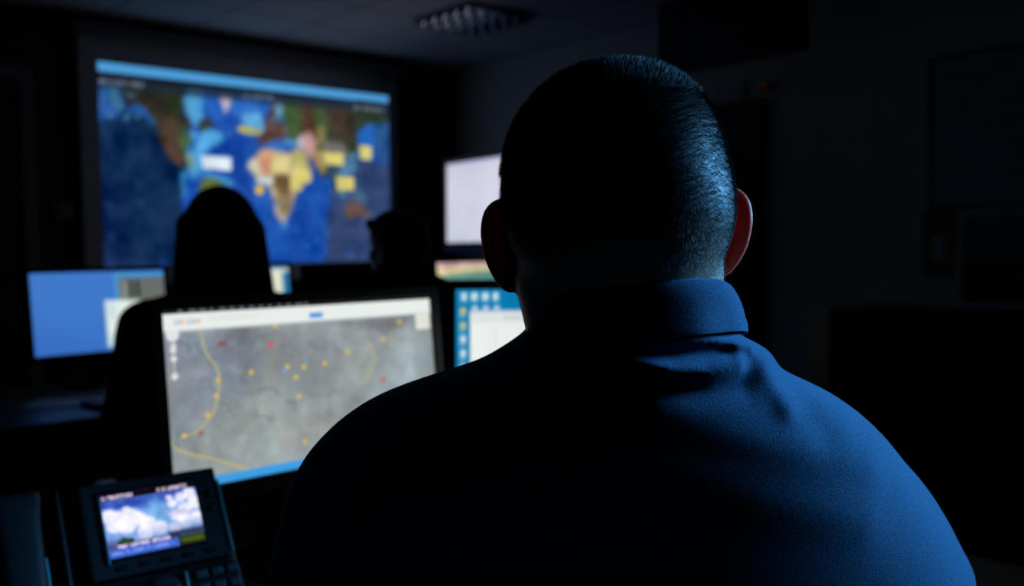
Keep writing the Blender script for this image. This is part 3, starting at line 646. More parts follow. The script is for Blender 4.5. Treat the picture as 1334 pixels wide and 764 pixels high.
# "Your current options" prompt line
GL = {'Y': ['101', '101', '010', '010', '010'], 'o': ['000', '111', '101', '101', '111'], 'u': ['000', '101', '101', '101', '111'], 'r': ['000', '111', '100', '100', '100'],
      'c': ['000', '111', '100', '100', '111'], 'e': ['111', '101', '111', '100', '111'], 'n': ['000', '111', '101', '101', '101'], 't': ['010', '111', '010', '010', '011'],
      'p': ['111', '101', '111', '100', '100'], 'i': ['010', '000', '010', '010', '010'], 's': ['111', '100', '111', '001', '111'], ' ': ['000']*5}
x0, y0 = 20, 114
for ch in 'Your current options':
    for j, row in enumerate(GL[ch]):
        for i, q in enumerate(row):
            if q == '1': cv.a[int(y0+j*1.5):int(y0+j*1.5)+2, int(x0+i*1.5):int(x0+i*1.5)+2] = (.85, .78, .9)
    x0 += 5.4
uvline(.04, .68, .955, 8, (128, 160, 232), 12, .8)
cv.noise(40, 4, 6, 2)
sm = screen_mat('phone_display', 1.15); display('display', cv, .110, .077, sm, ph, TP @ Matrix.Translation((-.0045, -.0027, .0035)))
b = BM(); box(b, (.0795, .004, -.008), (.003, .014, .092), .001); obj('housing_trim', b, M_trim_highlight, ph, False, TP)
b = BM(); box(b, (-.0598, -.0022, -.001), (.0022, .003, .080), .0006); obj('display_trim', b, M_trim_highlight, ph, False, TP)
for z in (.022, .004):
    b = BM(); lathe(b, [(.0001, 0), (.0045, 0), (.004, .003), (.0001, .0034)], 14); obj('line_button', b, M_phonedk, ph, True, TP @ Matrix.Translation((.066, 0, z)) @ Matrix.Rotation(R(90), 4, 'X'))
for x in (-.046, -.021, .004, .029, .054):
    b = BM(); box(b, (x, -.001, -.047), (.014, .003, .005), .0014); obj('soft_key', b, M_phonedk, ph, False, TP)
b = BM(); box(b, (-.043, .030, -.062), (.265, .030, .215), .009, None, 3); box(b, (0, .05, -.03), (.12, .05, .06), .01); obj('body', b, M_phonedk, ph, False, TP)
b = BM(); box(b, (.003, .014, -.118), (.170, .010, .110), .004); obj('keypad_plate', b, M_phonedk, ph, False, TP)
def at_p(x, z, y=.008): return TP @ Matrix.Translation((x, y, z)) @ Matrix.Rotation(R(90), 4, 'X')
b = BM(); lathe(b, [(.012, 0), (.019, 0), (.0195, .003), (.018, .005), (.012, .005)], 28); obj('navigation_ring', b, M_phone, ph, True, at_p(-.004, -.082))
b = BM(); lathe(b, [(.0001, 0), (.010, 0), (.0095, .004), (.0001, .005)], 24); obj('navigation_button', b, M_key, ph, True, at_p(-.004, -.082))
b = BM(); box(b, (.0215, .006, -.080), (.003, .006, .030), .001); obj('navigation_trim', b, M_trim_highlight, ph, False, TP)
for j in range(4):
    for i in range(3):
        b = BM(); box(b, (.040+i*.0185, .006, -.072-j*.0165), (.0135, .006, .010), .0022); obj('key', b, M_key, ph, False, TP)
for j in range(3):
    b = BM(); box(b, (-.058, .006, -.085-j*.018), (.022, .006, .010), .002); obj('key', b, M_key, ph, False, TP)
b = BM(); prof = [(-.146, .055, .050, .020), (-.146, .045, .052, .024), (-.146, .02, .044, .020), (-.146, -.06, .040, .018), (-.146, -.12, .044, .020), (-.146, -.145, .052, .024), (-.146, -.155, .050, .020)]
rings = []
for x, z, wx, wy in prof:
    yb = .004 if -.13 < z < .03 else 0.0
    rings.append([b.verts.new((x+wx*.5*math.copysign(abs(math.cos(a))**.6, math.cos(a)), -.004-yb+wy*.5*math.copysign(abs(math.sin(a))**.6, math.sin(a)), z)) for a in [k*math.pi/10 for k in range(20)]])
for A, B in zip(rings, rings[1:]):
    for k in range(20): b.faces.new((A[k], A[(k+1) % 20], B[(k+1) % 20], B[k]))
b.faces.new(rings[0][::-1]); b.faces.new(rings[-1]); hs_ = obj('handset', b, M_hset, ph, True, TP)
b = BM(); box(b, (-.1235, -.004, -.085), (.0026, .006, .13), .001); obj('handset_highlight', b, M_trim_highlight, hs_)  # teal strip paints the highlight along the handset's edge
b = BM(); box(b, (-.1045, .004, -.05), (.006, .026, .205), .0025); obj('cradle_edge', b, M_phonedk, ph, False, TP)
b = BM(); bx(b, -.08, .06, .10, .13, .002, .13, .006); bx(b, -.09, .07, -.05, .16, .001, .012, .004); obj('foot', b, M_phonedk, ph)
b = BM(); pts = []
for k in range(140):
    t = k/139; a = k*.95; p = Vector((-.19+.02*math.sin(t*3.1), -.04+t*.20, .012+.03*math.sin(t*3.14)))
    pts.append(p+Vector((math.cos(a)*.005, 0, math.sin(a)*.005)))
tube(b, pts, .0016, 5); obj('coiled_cord', b, M_darkgrey, ph, True)
# cables and a mug under the main monitor
def cable(pts, r, label, mt=M_darkgrey):
    P_ = [Vector(p) for p in pts]; out = []
    for i in range(len(P_)-1):
        p0, p1, p2, p3 = P_[max(i-1, 0)], P_[i], P_[i+1], P_[min(i+2, len(P_)-1)]
        for k in range(8):
            t = k/8; out.append(.5*((2*p1)+(p2-p0)*t+(2*p0-5*p1+4*p2-p3)*t*t+(3*p1-p0-3*p2+p3)*t**3))
    b = BM(); tube(b, out+[P_[-1]], r, 8); return tag(obj('cable', b, mt, None, True), label, 'cable')
cable([(.62, .95, .7445), (.62, 1.06, .7445), (.60, 1.15, .775), (.60, 1.24, .772), (.62, 1.34, .7445), (.60, 1.5, .7445)], .0035, 'thin grey cable looping on the near desk right of the phone', M_darkgrey)
cable([(.30, 1.66, .7445), (.5, 1.62, .7445), (.72, 1.65, .7445), (.9, 1.60, .7445), (1.1, 1.64, .7445)], .0042, 'black cable lying along the back of the near desk', M_black)
mg = empty('mug', (.80, 1.50, .7402), 0, 'grey mug on the desk below and behind the map monitor', 'mug')
b = BM(); lathe(b, [(.0001, .0), (.033, 0), (.036, .004), (.038, .05), (.039, .092), (.037, .094), (.035, .09), (.034, .01), (.0001, .008)], 28); obj('cup', b, M_greymetal, mg, True)
b = BM(); tube(b, [(.037, 0, .075), (.055, 0, .078), (.066, 0, .06), (.062, 0, .035), (.037, 0, .022)], .0045, 8); obj('handle', b, M_greymetal, mg, True)

# ------------------------------------------------------------------ office chairs
def chair(loc, rz, label, seat=.47):
    t = empty('office_chair', loc, rz, label, 'chair')
    b = BM(); box(b, (0, .0, seat-.035), (.48, .46, .07), .03, None, 3); obj('seat', b, M_fabric, t, True)
    b = BM()
    rings = []
    for k in range(9):
        z = seat+.13+k*.052; wv = .22*(1-.25*((k-4)/4)**2); yv = -.245-.035*math.sin(k/8*3.0)
        rings.append([b.verts.new((wv*math.copysign(abs(math.cos(a))**.5, math.cos(a)), yv+.03*math.sin(a)+.045*(math.cos(a))**2, z)) for a in [q*math.pi/8 for q in range(16)]])
    for A, B in zip(rings, rings[1:]):
        for k in range(16): b.faces.new((A[k], A[(k+1) % 16], B[(k+1) % 16], B[k]))
    b.faces.new(rings[0][::-1]); b.faces.new(rings[-1]); obj('backrest', b, M_fabric, t, True)
    b = BM(); tube(b, [(0, -.12, seat-.075), (0, -.30, seat-.04), (0, -.315, seat+.1), (0, -.30, seat+.3)], .017); obj('back_support', b, M_black, t, True)
    b = BM(); tube(b, [(0, 0, .10), (0, 0, seat-.07)], .025, 14); obj('gas_lift', b, M_black, t, True)
    for s_ in (-1, 1):
        b = BM(); tube(b, [(s_*.2, 0, seat-.06), (s_*.27, 0, seat-.04), (s_*.28, 0, seat+.17)], .013); box(b, (s_*.28, .02, seat+.185), (.06, .24, .03), .012); obj('armrest', b, M_black, t)
    for k in range(5):
        a = k*2*math.pi/5+.3; c_, s_ = math.cos(a), math.sin(a)
        b = BM(); tube(b, [(c_*.02, s_*.02, .10), (c_*.28, s_*.28, .07)], [.02, .014]); lg = obj('base_leg', b, M_black, t, True)
        b = BM(); box(b, (c_*.285, s_*.285, .028), (.03, .054, .055), .012, Matrix.Rotation(a, 3, 'Z')); obj('caster', b, M_black, lg)
    return t

# ------------------------------------------------------------------ people: signed-distance sculpting on a rectilinear grid
def axis(*segs):
    out = []
    for a, b_, st in segs: out += list(np.arange(a, b_, st))
    return np.unique(np.round(np.array(out+[segs[-1][1]], np.float32), 5))
class Sculpt:
    def __init__(s, xs, ys, zs):
        s.x, s.y, s.z = [np.asarray(q, np.float32) for q in (xs, ys, zs)]; s.d = np.full((len(xs), len(ys), len(zs)), .2, np.float32)
    def sub(s, lo, hi, pad):
        sl = []
        for ax, a, b_ in zip((s.x, s.y, s.z), lo, hi):
            i0, i1 = np.searchsorted(ax, a-pad), np.searchsorted(ax, b_+pad); sl.append(slice(max(i0-1, 0), min(i1+1, len(ax))))
        sl = tuple(sl); g = (s.x[sl[0]][:, None, None], s.y[sl[1]][None, :, None], s.z[sl[2]][None, None, :]); return sl, g
    def add(s, sl, v, k=0., op='u'):
        if v.size == 0: return
        a = s.d[sl]
        if op == 's': a = -a
        if k > 0:
            h = np.clip(.5+.5*(a-v)/k, 0, 1); r = a*(1-h)+v*h-k*h*(1-h)
        else: r = np.minimum(a, v)
        if op == 's': r = -r
        s.d[sl] = r
    def cap(s, a, b_, ra, rb, k=.01, op='u'):
        a, b_ = np.array(a, float), np.array(b_, float); rm = max(ra, rb)
        sl, (X, Y, Z) = s.sub(np.minimum(a, b_), np.maximum(a, b_), rm+k+.02); d = b_-a; L = d@d+1e-12
        t = np.clip(((X-a[0])*d[0]+(Y-a[1])*d[1]+(Z-a[2])*d[2])/L, 0, 1)
        s.add(sl, np.sqrt((X-a[0]-t*d[0])**2+(Y-a[1]-t*d[1])**2+(Z-a[2]-t*d[2])**2)-(ra+(rb-ra)*t), k, op)
    def ell(s, c, r, k=.01, op='u', rot=None, p=2.):
        m_ = max(r); sl, (X, Y, Z) = s.sub(np.array(c)-m_, np.array(c)+m_, k+.02)
        dx, dy, dz = X-c[0], Y-c[1], Z-c[2]
        if rot is not None:
            A = np.array(rot); dx, dy, dz = (A[0][i]*dx+A[1][i]*dy+A[2][i]*dz for i in range(3))
        q = (np.abs(dx/r[0])**p+np.abs(dy/r[1])**p+np.abs(dz/r[2])**p)**(1/p)
        k1 = np.sqrt((dx/r[0]**2)**2+(dy/r[1]**2)**2+(dz/r[2]**2)**2)
        s.add(sl, np.where(q > 1e-6, (q-1)*q/np.maximum(k1, 1e-6), -min(r)), k, op)
    def loft(s, tab, n=2.3, k=.02, slope=.7, disp=None, turn=None):
        t = np.array(tab, float); t = t[t[:, 0].argsort()]; z = s.z
        zz = np.linspace(t[0, 0], t[-1, 0], 400); cols = [np.interp(zz, t[:, 0], t[:, i]) for i in range(1, 6)]
        ker = np.exp(-np.linspace(-2, 2, 15)**2); ker /= ker.sum()
        cols = [np.convolve(np.pad(c, 7, 'edge'), ker, 'valid') for c in cols]
        XL_, XR_, CY, HB, HF = [np.interp(z, zz, c)[None, None, :] for c in cols]
        X, Y = s.x[:, None, None], s.y[None, :, None]; cx = (XL_+XR_)/2; w = (XR_-XL_)/2; y = Y-CY
        if turn: y = y-np.interp(z, turn[0], turn[1])[None, None, :]*(X-cx)
        h = np.where(y < 0, HB, HF); q = (np.abs((X-cx)/w)**n+np.abs(y/h)**n)**(1/n)
        v = (q-1)*np.minimum(w, h)*slope
        zc = z[None, None, :]; v = np.maximum(v, np.maximum(zc-t[-1, 0], t[0, 0]-zc))
        if disp is not None: v = v-disp(X, y, zc)
        s.add((slice(None),)*3, v.astype(np.float32), k)
    def mesh(s, name):
        d = s.d; ins = d < 0; nx, ny, nz = d.shape
        c = np.zeros((nx-1, ny-1, nz-1), np.uint8)
        offs = [(i, j, k) for i in (0, 1) for j in (0, 1) for k in (0, 1)]
        for i, j, k in offs: c += ins[i:nx-1+i, j:ny-1+j, k:nz-1+k]
        I = np.argwhere((c > 0) & (c < 8)); idx = np.full(c.shape, -1, np.int32); idx[tuple(I.T)] = np.arange(len(I))
        V = np.stack([d[I[:, 0]+i, I[:, 1]+j, I[:, 2]+k] for i, j, k in offs], 1); acc = np.zeros((len(I), 3)); cnt = np.zeros(len(I))
        for a in range(8):
            for ax in range(3):
                o = list(offs[a])
                if o[ax]: continue
                o2 = list(o); o2[ax] = 1; b_ = offs.index(tuple(o2)); va, vb = V[:, a], V[:, b_]; mm = (va < 0) != (vb < 0)
                t = np.where(mm, va/np.where(mm, va-vb, 1), 0); p = np.tile(np.array(o, float), (len(I), 1)); p[:, ax] += t
                acc[mm] += p[mm]; cnt[mm] += 1
        P_ = I+acc/np.maximum(cnt, 1)[:, None]
        co = np.stack([np.interp(P_[:, i], np.arange(n_), ax) for i, (n_, ax) in enumerate(((nx, s.x), (ny, s.y), (nz, s.z)))], 1)
        F = []
        for ax in range(3):
            a, b_ = [q for q in range(3) if q != ax]
            lo = [slice(1, None)]*3; lo[ax] = slice(0, -1)
            A = ins[tuple(slice(0, -1) if q == ax else slice(1, -1) for q in range(3))]
            B = ins[tuple(slice(1, None) if q == ax else slice(1, -1) for q in range(3))]
            for sgn, mk in ((1, A & ~B), (-1, ~A & B)):
                E = np.argwhere(mk)
                if len(E) == 0: continue
                E[:, a] += 1; E[:, b_] += 1; quad = []
                for da, db in ((-1, -1), (0, -1), (0, 0), (-1, 0)):
                    q = E.copy(); q[:, a] += da; q[:, b_] += db; quad.append(idx[tuple(q.T)])
                Q = np.stack(quad, 1); flip = (sgn == 1) == (ax == 1)
                F.append(Q[:, ::-1] if flip else Q)
        return mesh_np(name, co, np.concatenate(F)), co

def head_prims(s, o=(0, 0, 0), female=False, sc=1., fine=True, off=None):
    """skull, face, ears, neck; o = centre between the ears; the face looks to +y; off(x, z) shifts nothing"""
    ox, oy, oz = o
    def E(c, r, k=.01, op='u', rot=None, p=2.): s.ell((ox+c[0]*sc, oy+c[1]*sc, oz+c[2]*sc), tuple(q*sc for q in r), k*sc, op, rot, p)
    def K(a, b_, ra, rb, k=.01, op='u'): s.cap([ox+a[0]*sc, oy+a[1]*sc, oz+a[2]*sc], [ox+b_[0]*sc, oy+b_[1]*sc, oz+b_[2]*sc], ra*sc, rb*sc, k*sc, op)
    E((0, -.008, .0135), (.0772, .098, .0840), .0, p=2.04)           # cranium
    E((0, .045, -.045), (.056, .052, .070), .03)                   # face block
    E((0, .062, -.095), (.026, .024, .020), .02)                   # chin
    for q in (-1, 1):
        K((q*.050, .005, -.050), (q*.030, .060, -.095), .015, .016, .03)      # jaw line
        E((q*.042, .066, -.032), (.020, .020, .016), .02)              # cheek bone
        E((q*.032, .092, .003), (.016, .014, .012), .008, 's')       # eye socket
        K((q*.012, .090, .019), (q*.045, .078, .018), .008, .007, .012)       # brow
    K((0, .086, .008), (0, .106, -.028), .007, .0115, .010)            # nose
    for q in (-1, 1): E((q*.011, .096, -.031), (.008, .009, .007), .006)
    E((0, .090, -.058), (.024, .010, .007), .006); E((0, .089, -.069), (.020, .010, .007), .006); K((-.02, .100, -.0635), (.02, .100, -.0635), .0022, .0022, .003, 's')
    E((0, -.046, -.012), (.066, .042, .048), .03)                    # occiput into nape
def ear(s, o, q, tilt=0., sc=1.):
    """outer ear standing off the head: rim, shell, bowl, lobe"""
    ca, sa = math.cos(R(46)), math.sin(R(46))
    def L(u, v, w):  # u along the ear backwards, v up, w outwards
        x = .000+u*sa+w*ca; y = -u*ca+w*sa
        return (o[0]+q*x*sc, o[1]+y*sc, o[2]+(v)*sc)
    rot_c = np.array([[q*sa, 0, q*ca], [-ca, 0, sa], [0, 1, 0]])
    s.ell(L(.008, .004, .003), (.0175*sc, .0285*sc, .0034*sc), .004, rot=rot_c)
    s.ell(L(-.002, -.004, .000), (.012*sc, .020*sc, .010*sc), .006, rot=rot_c)
    pts = [(-.006, .020), (.002, .030), (.013, .0315), (.0225, .024), (.0255, .010), (.0225, -.006), (.0165, -.018), (.009, -.027), (.000, -.031), (-.004, -.024)]
    fine_ = []
    for i in range(len(pts)-1):
        p0, p1, p2, p3 = [np.array(pts[min(max(j, 0), len(pts)-1)]) for j in (i-1, i, i+1, i+2)]
        for t in (0, .25, .5, .75): fine_.append(tuple(.5*(2*p1+(p2-p0)*t+(2*p0-5*p1+4*p2-p3)*t*t+(3*p1-p0-3*p2+p3)*t**3)))
    pts = fine_+[pts[-1]]
    for (u1, v1), (u2, v2) in zip(pts, pts[1:]): s.cap(L(u1, v1, .0045), L(u2, v2, .0045), .0032*sc, .0032*sc, .003)
    s.ell(L(.001, -.026, .003), (.008*sc, .0095*sc, .0045*sc), .005, rot=rot_c)
    s.ell(L(.006, -.002, .011), (.009*sc, .014*sc, .007*sc), .004, 's', rot=rot_c)

def hand(s, wr, dirv, q, sc=1.):
    """relaxed hand, palm down: palm, four unequal bent fingers, thumb from the side of the palm"""
    d = Vector(dirv).normalized(); side = Vector((d.y, -d.x, 0)).normalized()*(-q); up = Vector((0, 0, 1)); w = Vector(wr)
    def P_(f, t, z): v = w+d*f*sc+side*t*sc+up*z*sc; return (v.x, v.y, v.z)
    for t in (-.026, -.009, .009, .026): s.cap(P_(.01, t*.7, .004), P_(.085, t, .004), .014*sc, .0115*sc, .010)
    for t, l in ((-.030, .058), (-.010, .070), (.010, .076), (.030, .068)):
        a, b_, c_, e = P_(.085, t, .004), P_(.085+l*.45, t*1.05, .010), P_(.085+l*.78, t*1.08, .000), P_(.085+l, t*1.08, -.014)
        s.cap(a, b_, .0095*sc, .0085*sc, .004); s.cap(b_, c_, .0085*sc, .0078*sc, .002); s.cap(c_, e, .0078*sc, .0068*sc, .002)
    s.cap(P_(.02, .022, .0), P_(.05, .047, -.006), .013*sc, .0105*sc, .008); s.cap(P_(.05, .047, -.006), P_(.085, .056, -.012), .0105*sc, .0085*sc, .003)

def eyes(t, o, sc=1.):
    for q in (-1, 1):
        b = BM(); bmesh.ops.create_uvsphere(b, u_segments=16, v_segments=10, radius=.0115*sc); bmesh.ops.translate(b, verts=b.verts[:], vec=(o[0]+q*.031*sc, o[1]+.0795*sc, o[2]+.003*sc))
        e = obj('eye', b, M_eye, t, True)
        b = BM(); bmesh.ops.create_uvsphere(b, u_segments=12, v_segments=8, radius=.0058*sc); bmesh.ops.translate(b, verts=b.verts[:], vec=(o[0]+q*.031*sc, o[1]+.0865*sc, o[2]+.003*sc))
        obj('iris', b, M_iris, e, True)

def legs(t, seat=.47, hip=.09, knee_y=.42, mt=M_trouser, y0=0.):
    s = Sculpt(axis((-.32, .32, .012)), axis((-.2+y0, .66+y0, .012)), axis((.04, .72, .012)))
    for q in (-1, 1):
        s.cap((q*hip, y0, seat+.085), (q*.13, knee_y+y0, seat+.06), .088, .062, .03); s.cap((q*.13, knee_y+y0, seat+.06), (q*.13, knee_y-.02+y0, .10), .060, .044, .02)
    s.ell((0, y0-.01, seat+.09), (.19, .13, .09), .04)
    me, _ = s.mesh('trousers'); link('trousers', me, mt, t, True)
    for q in (-1, 1):
        b = BM(); rings = []
        for yv, wv, hv in ((-.07, .025, .03), (-.05, .036, .045), (0, .038, .05), (.06, .040, .035), (.12, .044, .026), (.17, .038, .02), (.195, .02, .012)):
            rings.append([b.verts.new((q*.13+wv*math.cos(a), knee_y-.02+y0+yv, .045*0+max(.002, hv+hv*math.sin(a)))) for a in [k*math.pi/7 for k in range(14)]])
        for A, B in zip(rings, rings[1:]):
            for k in range(14): b.faces.new((A[k], A[(k+1) % 14], B[(k+1) % 14], B[k]))
        b.faces.new(rings[0][::-1]); b.faces.new(rings[-1]); obj('shoe', b, M_shoe, t, True)

def smoothstep(a, b_, v):
    t = np.clip((v-a)/(b_-a), 0, 1); return t*t*(3-2*t)

# ---- the man in front
man = empty('person', tuple(MAN), YAW-R(90), 'person in a navy polo shirt with cropped hair, back turned, largest in front', 'person')
HC = (.0025, .0, 1.268)
s = Sculpt(axis((-.40, -.115, .006), (-.115, -.094, .003), (-.094, -.066, .0013), (-.066, .076, .0026), (.076, .108, .0013), (.108, .13, .003), (.13, .40, .006)),
           axis((-.15, -.035, .0026), (-.035, .035, .0015), (.035, .13, .0026), (.13, .30, .006), (.30, .56, .0035)),
           axis((.735, .80, .0035), (.80, 1.12, .007), (1.12, 1.222, .0028), (1.222, 1.285, .0015), (1.285, 1.40, .0026)))
head_prims(s, HC)
s.ell((HC[0]+.012, -.012, HC[2]+.034), (.060, .078, .0615), .004)
s.cap((.006, -.004, 1.08), (.006, -.004, 1.185), .056, .059, .02); s.cap((.006, -.004, 1.185), (.0055, -.004, 1.235), .059, .069, .012)           # neck
s.ell((.006, -.036, 1.215), (.048, .026, .045), .02)
for q in (-1, 1): s.cap((.006+q*.030, -.03, 1.14), (.005+q*.045, -.025, 1.215), .022, .02, .02)
ear(s, (-.0660, -.004, 1.2415), -1, sc=.89); ear(s, (.0750, -.004, 1.2490), 1, sc=.86)
# chest, shoulders, arms under the shirt, forearms and hands
s.ell((.01, .0, 1.03), (.17, .085, .12), .03)
for q in (-1, 1):
    sh, el, wr = (.005+q*.160, .0, 1.06), (.005+q*.195, .095, .845), (.005+q*.12, 0.325, .792)
    s.cap(sh, el, .046, .040, .03); s.cap(el, wr, .041, .026, .012)
    hand(s, wr, (-q*.25, 1, -.05), q, .97)
me, co = s.mesh('body')
x, y, z = co.T
skin = np.array([.46, .27, .19]); hairc = np.array([.016, .013, .012])
# cropped scalp: everything above a hairline that drops behind the ears and fades on the nape
line = np.where(y < -.01, 1.222+.010*np.cos(x*40), 1.30+.0*y)
m = smoothstep(-.012, .058, z-line)**.8*(1-smoothstep(.055, .07, y)*(z < 1.345))
isear = (np.abs(x-.0040) > np.where(z > 1.24, .0765, .0715)) & (y > -.034) & (y < .03) & (z < 1.29)
m = np.where(isear, 0, m)
col = skin*(1-m[:, None])+hairc*m[:, None]
col *= (1+.12*np.sin(x*900)*np.sin(y*700+z*500))[:, None]
col = np.where(isear[:, None], np.array([.52, .13, .08]), col)
set_paint(me, col); body = link('body', me, M_skin, man, True)
M_ear = skin_mat('ear_skin'); M_ear.node_tree.nodes['Principled BSDF'].inputs['Subsurface Weight'].default_value = .85; M_ear.node_tree.nodes['Principled BSDF'].inputs['Subsurface Scale'].default_value = .014; M_ear.node_tree.nodes['Principled BSDF'].inputs['Specular IOR Level'].default_value = .12
me.materials.append(M_ear)
# short hair: separate fine strands rooted on the scalp
fl = np.empty(len(me.polygons)*4, np.int32); me.polygons.foreach_get('vertices', fl) if all(p == 4 for p in (4,)) else None
fq = fl.reshape(-1, 4); me.polygons.foreach_set('material_index', isear[fq].all(1).astype(np.int32)); A, B_, C_, D_ = (co[fq[:, i]] for i in range(4)); nrm = np.cross(C_-A, D_-B_); ar = np.linalg.norm(nrm, axis=1)/2; nrm /= (ar*2+1e-12)[:, None]
fc = (A+B_+C_+D_)/4; fm = m[fq].mean(1); w = ar*np.clip(fm*1.15+.10*((fc[:, 2] > 1.19) & (fc[:, 1] < .0) & (fc[:, 2] < 1.24) & (np.abs(fc[:, 0]-.006) < .085)), 0, 1)*(fc[:, 2] > 1.185)*(fc[:, 1] < .06)
NS = 90000
pick = RNG.choice(len(w), NS, p=w/w.sum()); a, b_ = RNG.random((2, NS, 1)); root = (A[pick]*(1-a)+B_[pick]*a)*(1-b_)+(D_[pick]*(1-a)+C_[pick]*a)*b_
n_ = nrm[pick]; zr = root[:, 2:]; flow = np.where(zr > 1.34, np.array([[.1, .5, .2]]), np.array([[0, -.15, -.9]])); flow = flow-n_*(flow*n_).sum(1, keepdims=True)
ln = np.interp(zr[:, 0], [1.19, 1.235, 1.28, 1.33, 1.38], [.0010, .0018, .0028, .0038, .0042])[:, None]*RNG.uniform(.6, 1.25, (NS, 1))
d = n_*.75+flow*.7+RNG.normal(0, .22, (NS, 3)); d /= np.linalg.norm(d, axis=1, keepdims=True)
sd = np.cross(d, RNG.normal(0, 1, (NS, 3))); sd /= np.linalg.norm(sd, axis=1, keepdims=True)
wd = .00008
mid = root+d*ln*.55+flow*ln*.08; tip = root+d*ln+flow*ln*.3
V = np.stack([root-n_*.0006-sd*wd, root-n_*.0006+sd*wd, mid+sd*wd*.8, mid-sd*wd*.8, tip+sd*wd*.25, tip-sd*wd*.25], 1).reshape(-1, 3)
k = np.arange(NS)[:, None]*6; F = np.concatenate([k+np.array([[0, 1, 2, 3]]), k+np.array([[3, 2, 4, 5]])], 0)
M_strand = mat('cropped_hair', (.020, .017, .016), .5, spec=.3)
hr = link('hair', mesh_np('hair', V, F), M_strand, man, False)
eyes(man, HC)
legs(man, .47, .10, .44)

# polo shirt
RIDGES = [([(-.035, 1.175), (0, 1.1795), (.03, 1.1815), (.057, 1.1805), (.0846, 1.175)], .0050, .0030),
          ([(-.004, 1.1730), (.0387, 1.1725), (.068, 1.1730)], -.0040, .0042),
          ([(-.030, 1.1800), (-.012, 1.1765), (.0064, 1.1705), (.0294, 1.1635), (.0524, 1.1625), (.072, 1.1670)], .0062, .0042),
          ([(.012, 1.160), (.045, 1.151), (.075, 1.150)], -.0022, .006),
          ([(.092, 1.166), (.0960, 1.157), (.104, 1.140)], .0030, .0065),
          ([(.108, 1.155), (.118, 1.138), (.128, 1.120)], -.0012, .008),
          ([(.02, 1.140), (.09, 1.118), (.16, 1.10)], .0016, .010), ([(-.02, 1.118), (.06, 1.095), (.15, 1.068)], .0014, .012)]
def folds(X, Y, Z):
    out = np.zeros(np.broadcast_shapes(X.shape, Z.shape), np.float32)
    for pl, A_, s_ in RIDGES:
        D = np.full(out.shape, 1., np.float32)
        for (x1, z1), (x2, z2) in zip(pl, pl[1:]):
            dx, dz = x2-x1, z2-z1; t = np.clip(((X-x1)*dx+(Z-z1)*dz)/(dx*dx+dz*dz), 0, 1); D = np.minimum(D, (X-x1-t*dx)**2+(Z-z1-t*dz)**2)
        out += A_*np.exp(-D/(2*s_*s_))
    return out*smoothstep(0, .03, -Y)
TAB = [  # z, left x, right x, centre y, depth behind, depth in front
    (1.196, -.052, .072, .000, .062, .060), (1.182, -.058, .082, -.002, .072, .066), (1.176, -.066, .092, -.002, .077, .068), (1.169, -.078, .109, -.003, .083, .072), (1.160, -.093, .115, -.003, .089, .078), (1.1525, -.119, .119, -.002, .095, .084),
    (1.1455, -.144, .135, -.002, .099, .088), (1.136, -.169, .155, -.002, .104, .092), (1.122, -.190, .175, -.003, .110, .098), (1.105, -.207, .194, -.003, .116, .105), (1.086, -.218, .210, -.004, .120, .112), (1.063, -.2235, .229, -.004, .124, .118),
    (1.035, -.2285, .249, -.005, .126, .122), (1.0, -.231, .270, -.005, .127, .124), (.95, -.225, .272, -.004, .124, .122), (.90, -.20, .215, -.002, .118, .12), (.80, -.165, .175, 0, .11, .12), (.70, -.160, .17, 0, .11, .13), (.60, -.175, .185, 0, .115, .13), (.53, -.18, .19, 0, .11, .13)]
s = Sculpt(axis((-.34, -.13, .005), (-.13, .15, .0024), (.15, .36, .005)), axis((-.19, -.04, .0028), (-.04, .26, .007)), axis((.50, .98, .010), (.98, 1.11, .005), (1.11, 1.20, .0018)))
s.loft(TAB, 2.25, 0., .75, folds, ([.9, 1.0, 1.06, 1.12, 1.18], [.19, .19, .15, .08, 0.]))
for q in (-1, 1):
    sh, el = (.010+q*.165, .01+q*.03, 1.02), (.014+q*.195, .095+q*.03, .855); s.cap(sh, el, .055, .054, .03); 
me, co = s.mesh('shirt'); shirt = link('shirt', me, M_shirt, man, True)
# collar: folded band round the neck, as one continuous strip
TH = [-152, -110, -90, -65, -48, -30, -12, 10, 30, 48, 60, 75, 90, 110, 152]
ZT = [1.130, 1.140, 1.156, 1.184, 1.204, 1.2170, 1.2205, 1.2210, 1.2205, 1.2190, 1.2160, 1.208, 1.200, 1.186, 1.145]
ZB = [1.080, 1.110, 1.130, 1.152, 1.168, 1.176, 1.181, 1.183, 1.184, 1.184, 1.183, 1.181, 1.176, 1.160, 1.110]
b = BM(); rings = []; NTH = 96
for i in range(NTH+1):
    th = -152+304*i/NTH; zt = np.interp(th, TH, ZT); zb = np.interp(th, TH, ZB); c_, s_ = -math.cos(R(th)), math.sin(R(th))
    ro = .0695+.0015*math.sin(R(th))
    wob = .0006*math.sin(th*.11)+.0004*math.sin(th*.23+1)
    prof = [(-.004, zb-.012), (-.0015, (zt+zb)/2), (.0005, zt-.003), (.0035, zt), (.0065, zt-.001), (.0096, zt-.005), (.0126, zt-.013), (.0130+wob, (zt+zb)/2-.004), (.0142+wob, zb+.008), (.0150+wob, zb+.0015), (.0142+wob, zb), (.0125, zb+.001), (.0105, zb+.010), (.007, (zt+zb)/2), (.003, zt-.008), (.0015, (zt+zb)/2), (-.001, zb-.012)]
    rings.append([b.verts.new((.0085+(ro+r_)*s_*1.0, -.004+(ro*1.0+r_)*c_, z_)) for r_, z_ in prof])
n_ = len(prof)
for A, B in zip(rings, rings[1:]):
    for k in range(n_): b.faces.new((A[k], A[(k+1) % n_], B[(k+1) % n_], B[k]))
b.faces.new(rings[0][::-1]); b.faces.new(rings[-1])
cl = obj('collar', b, M_shirt, shirt, True)
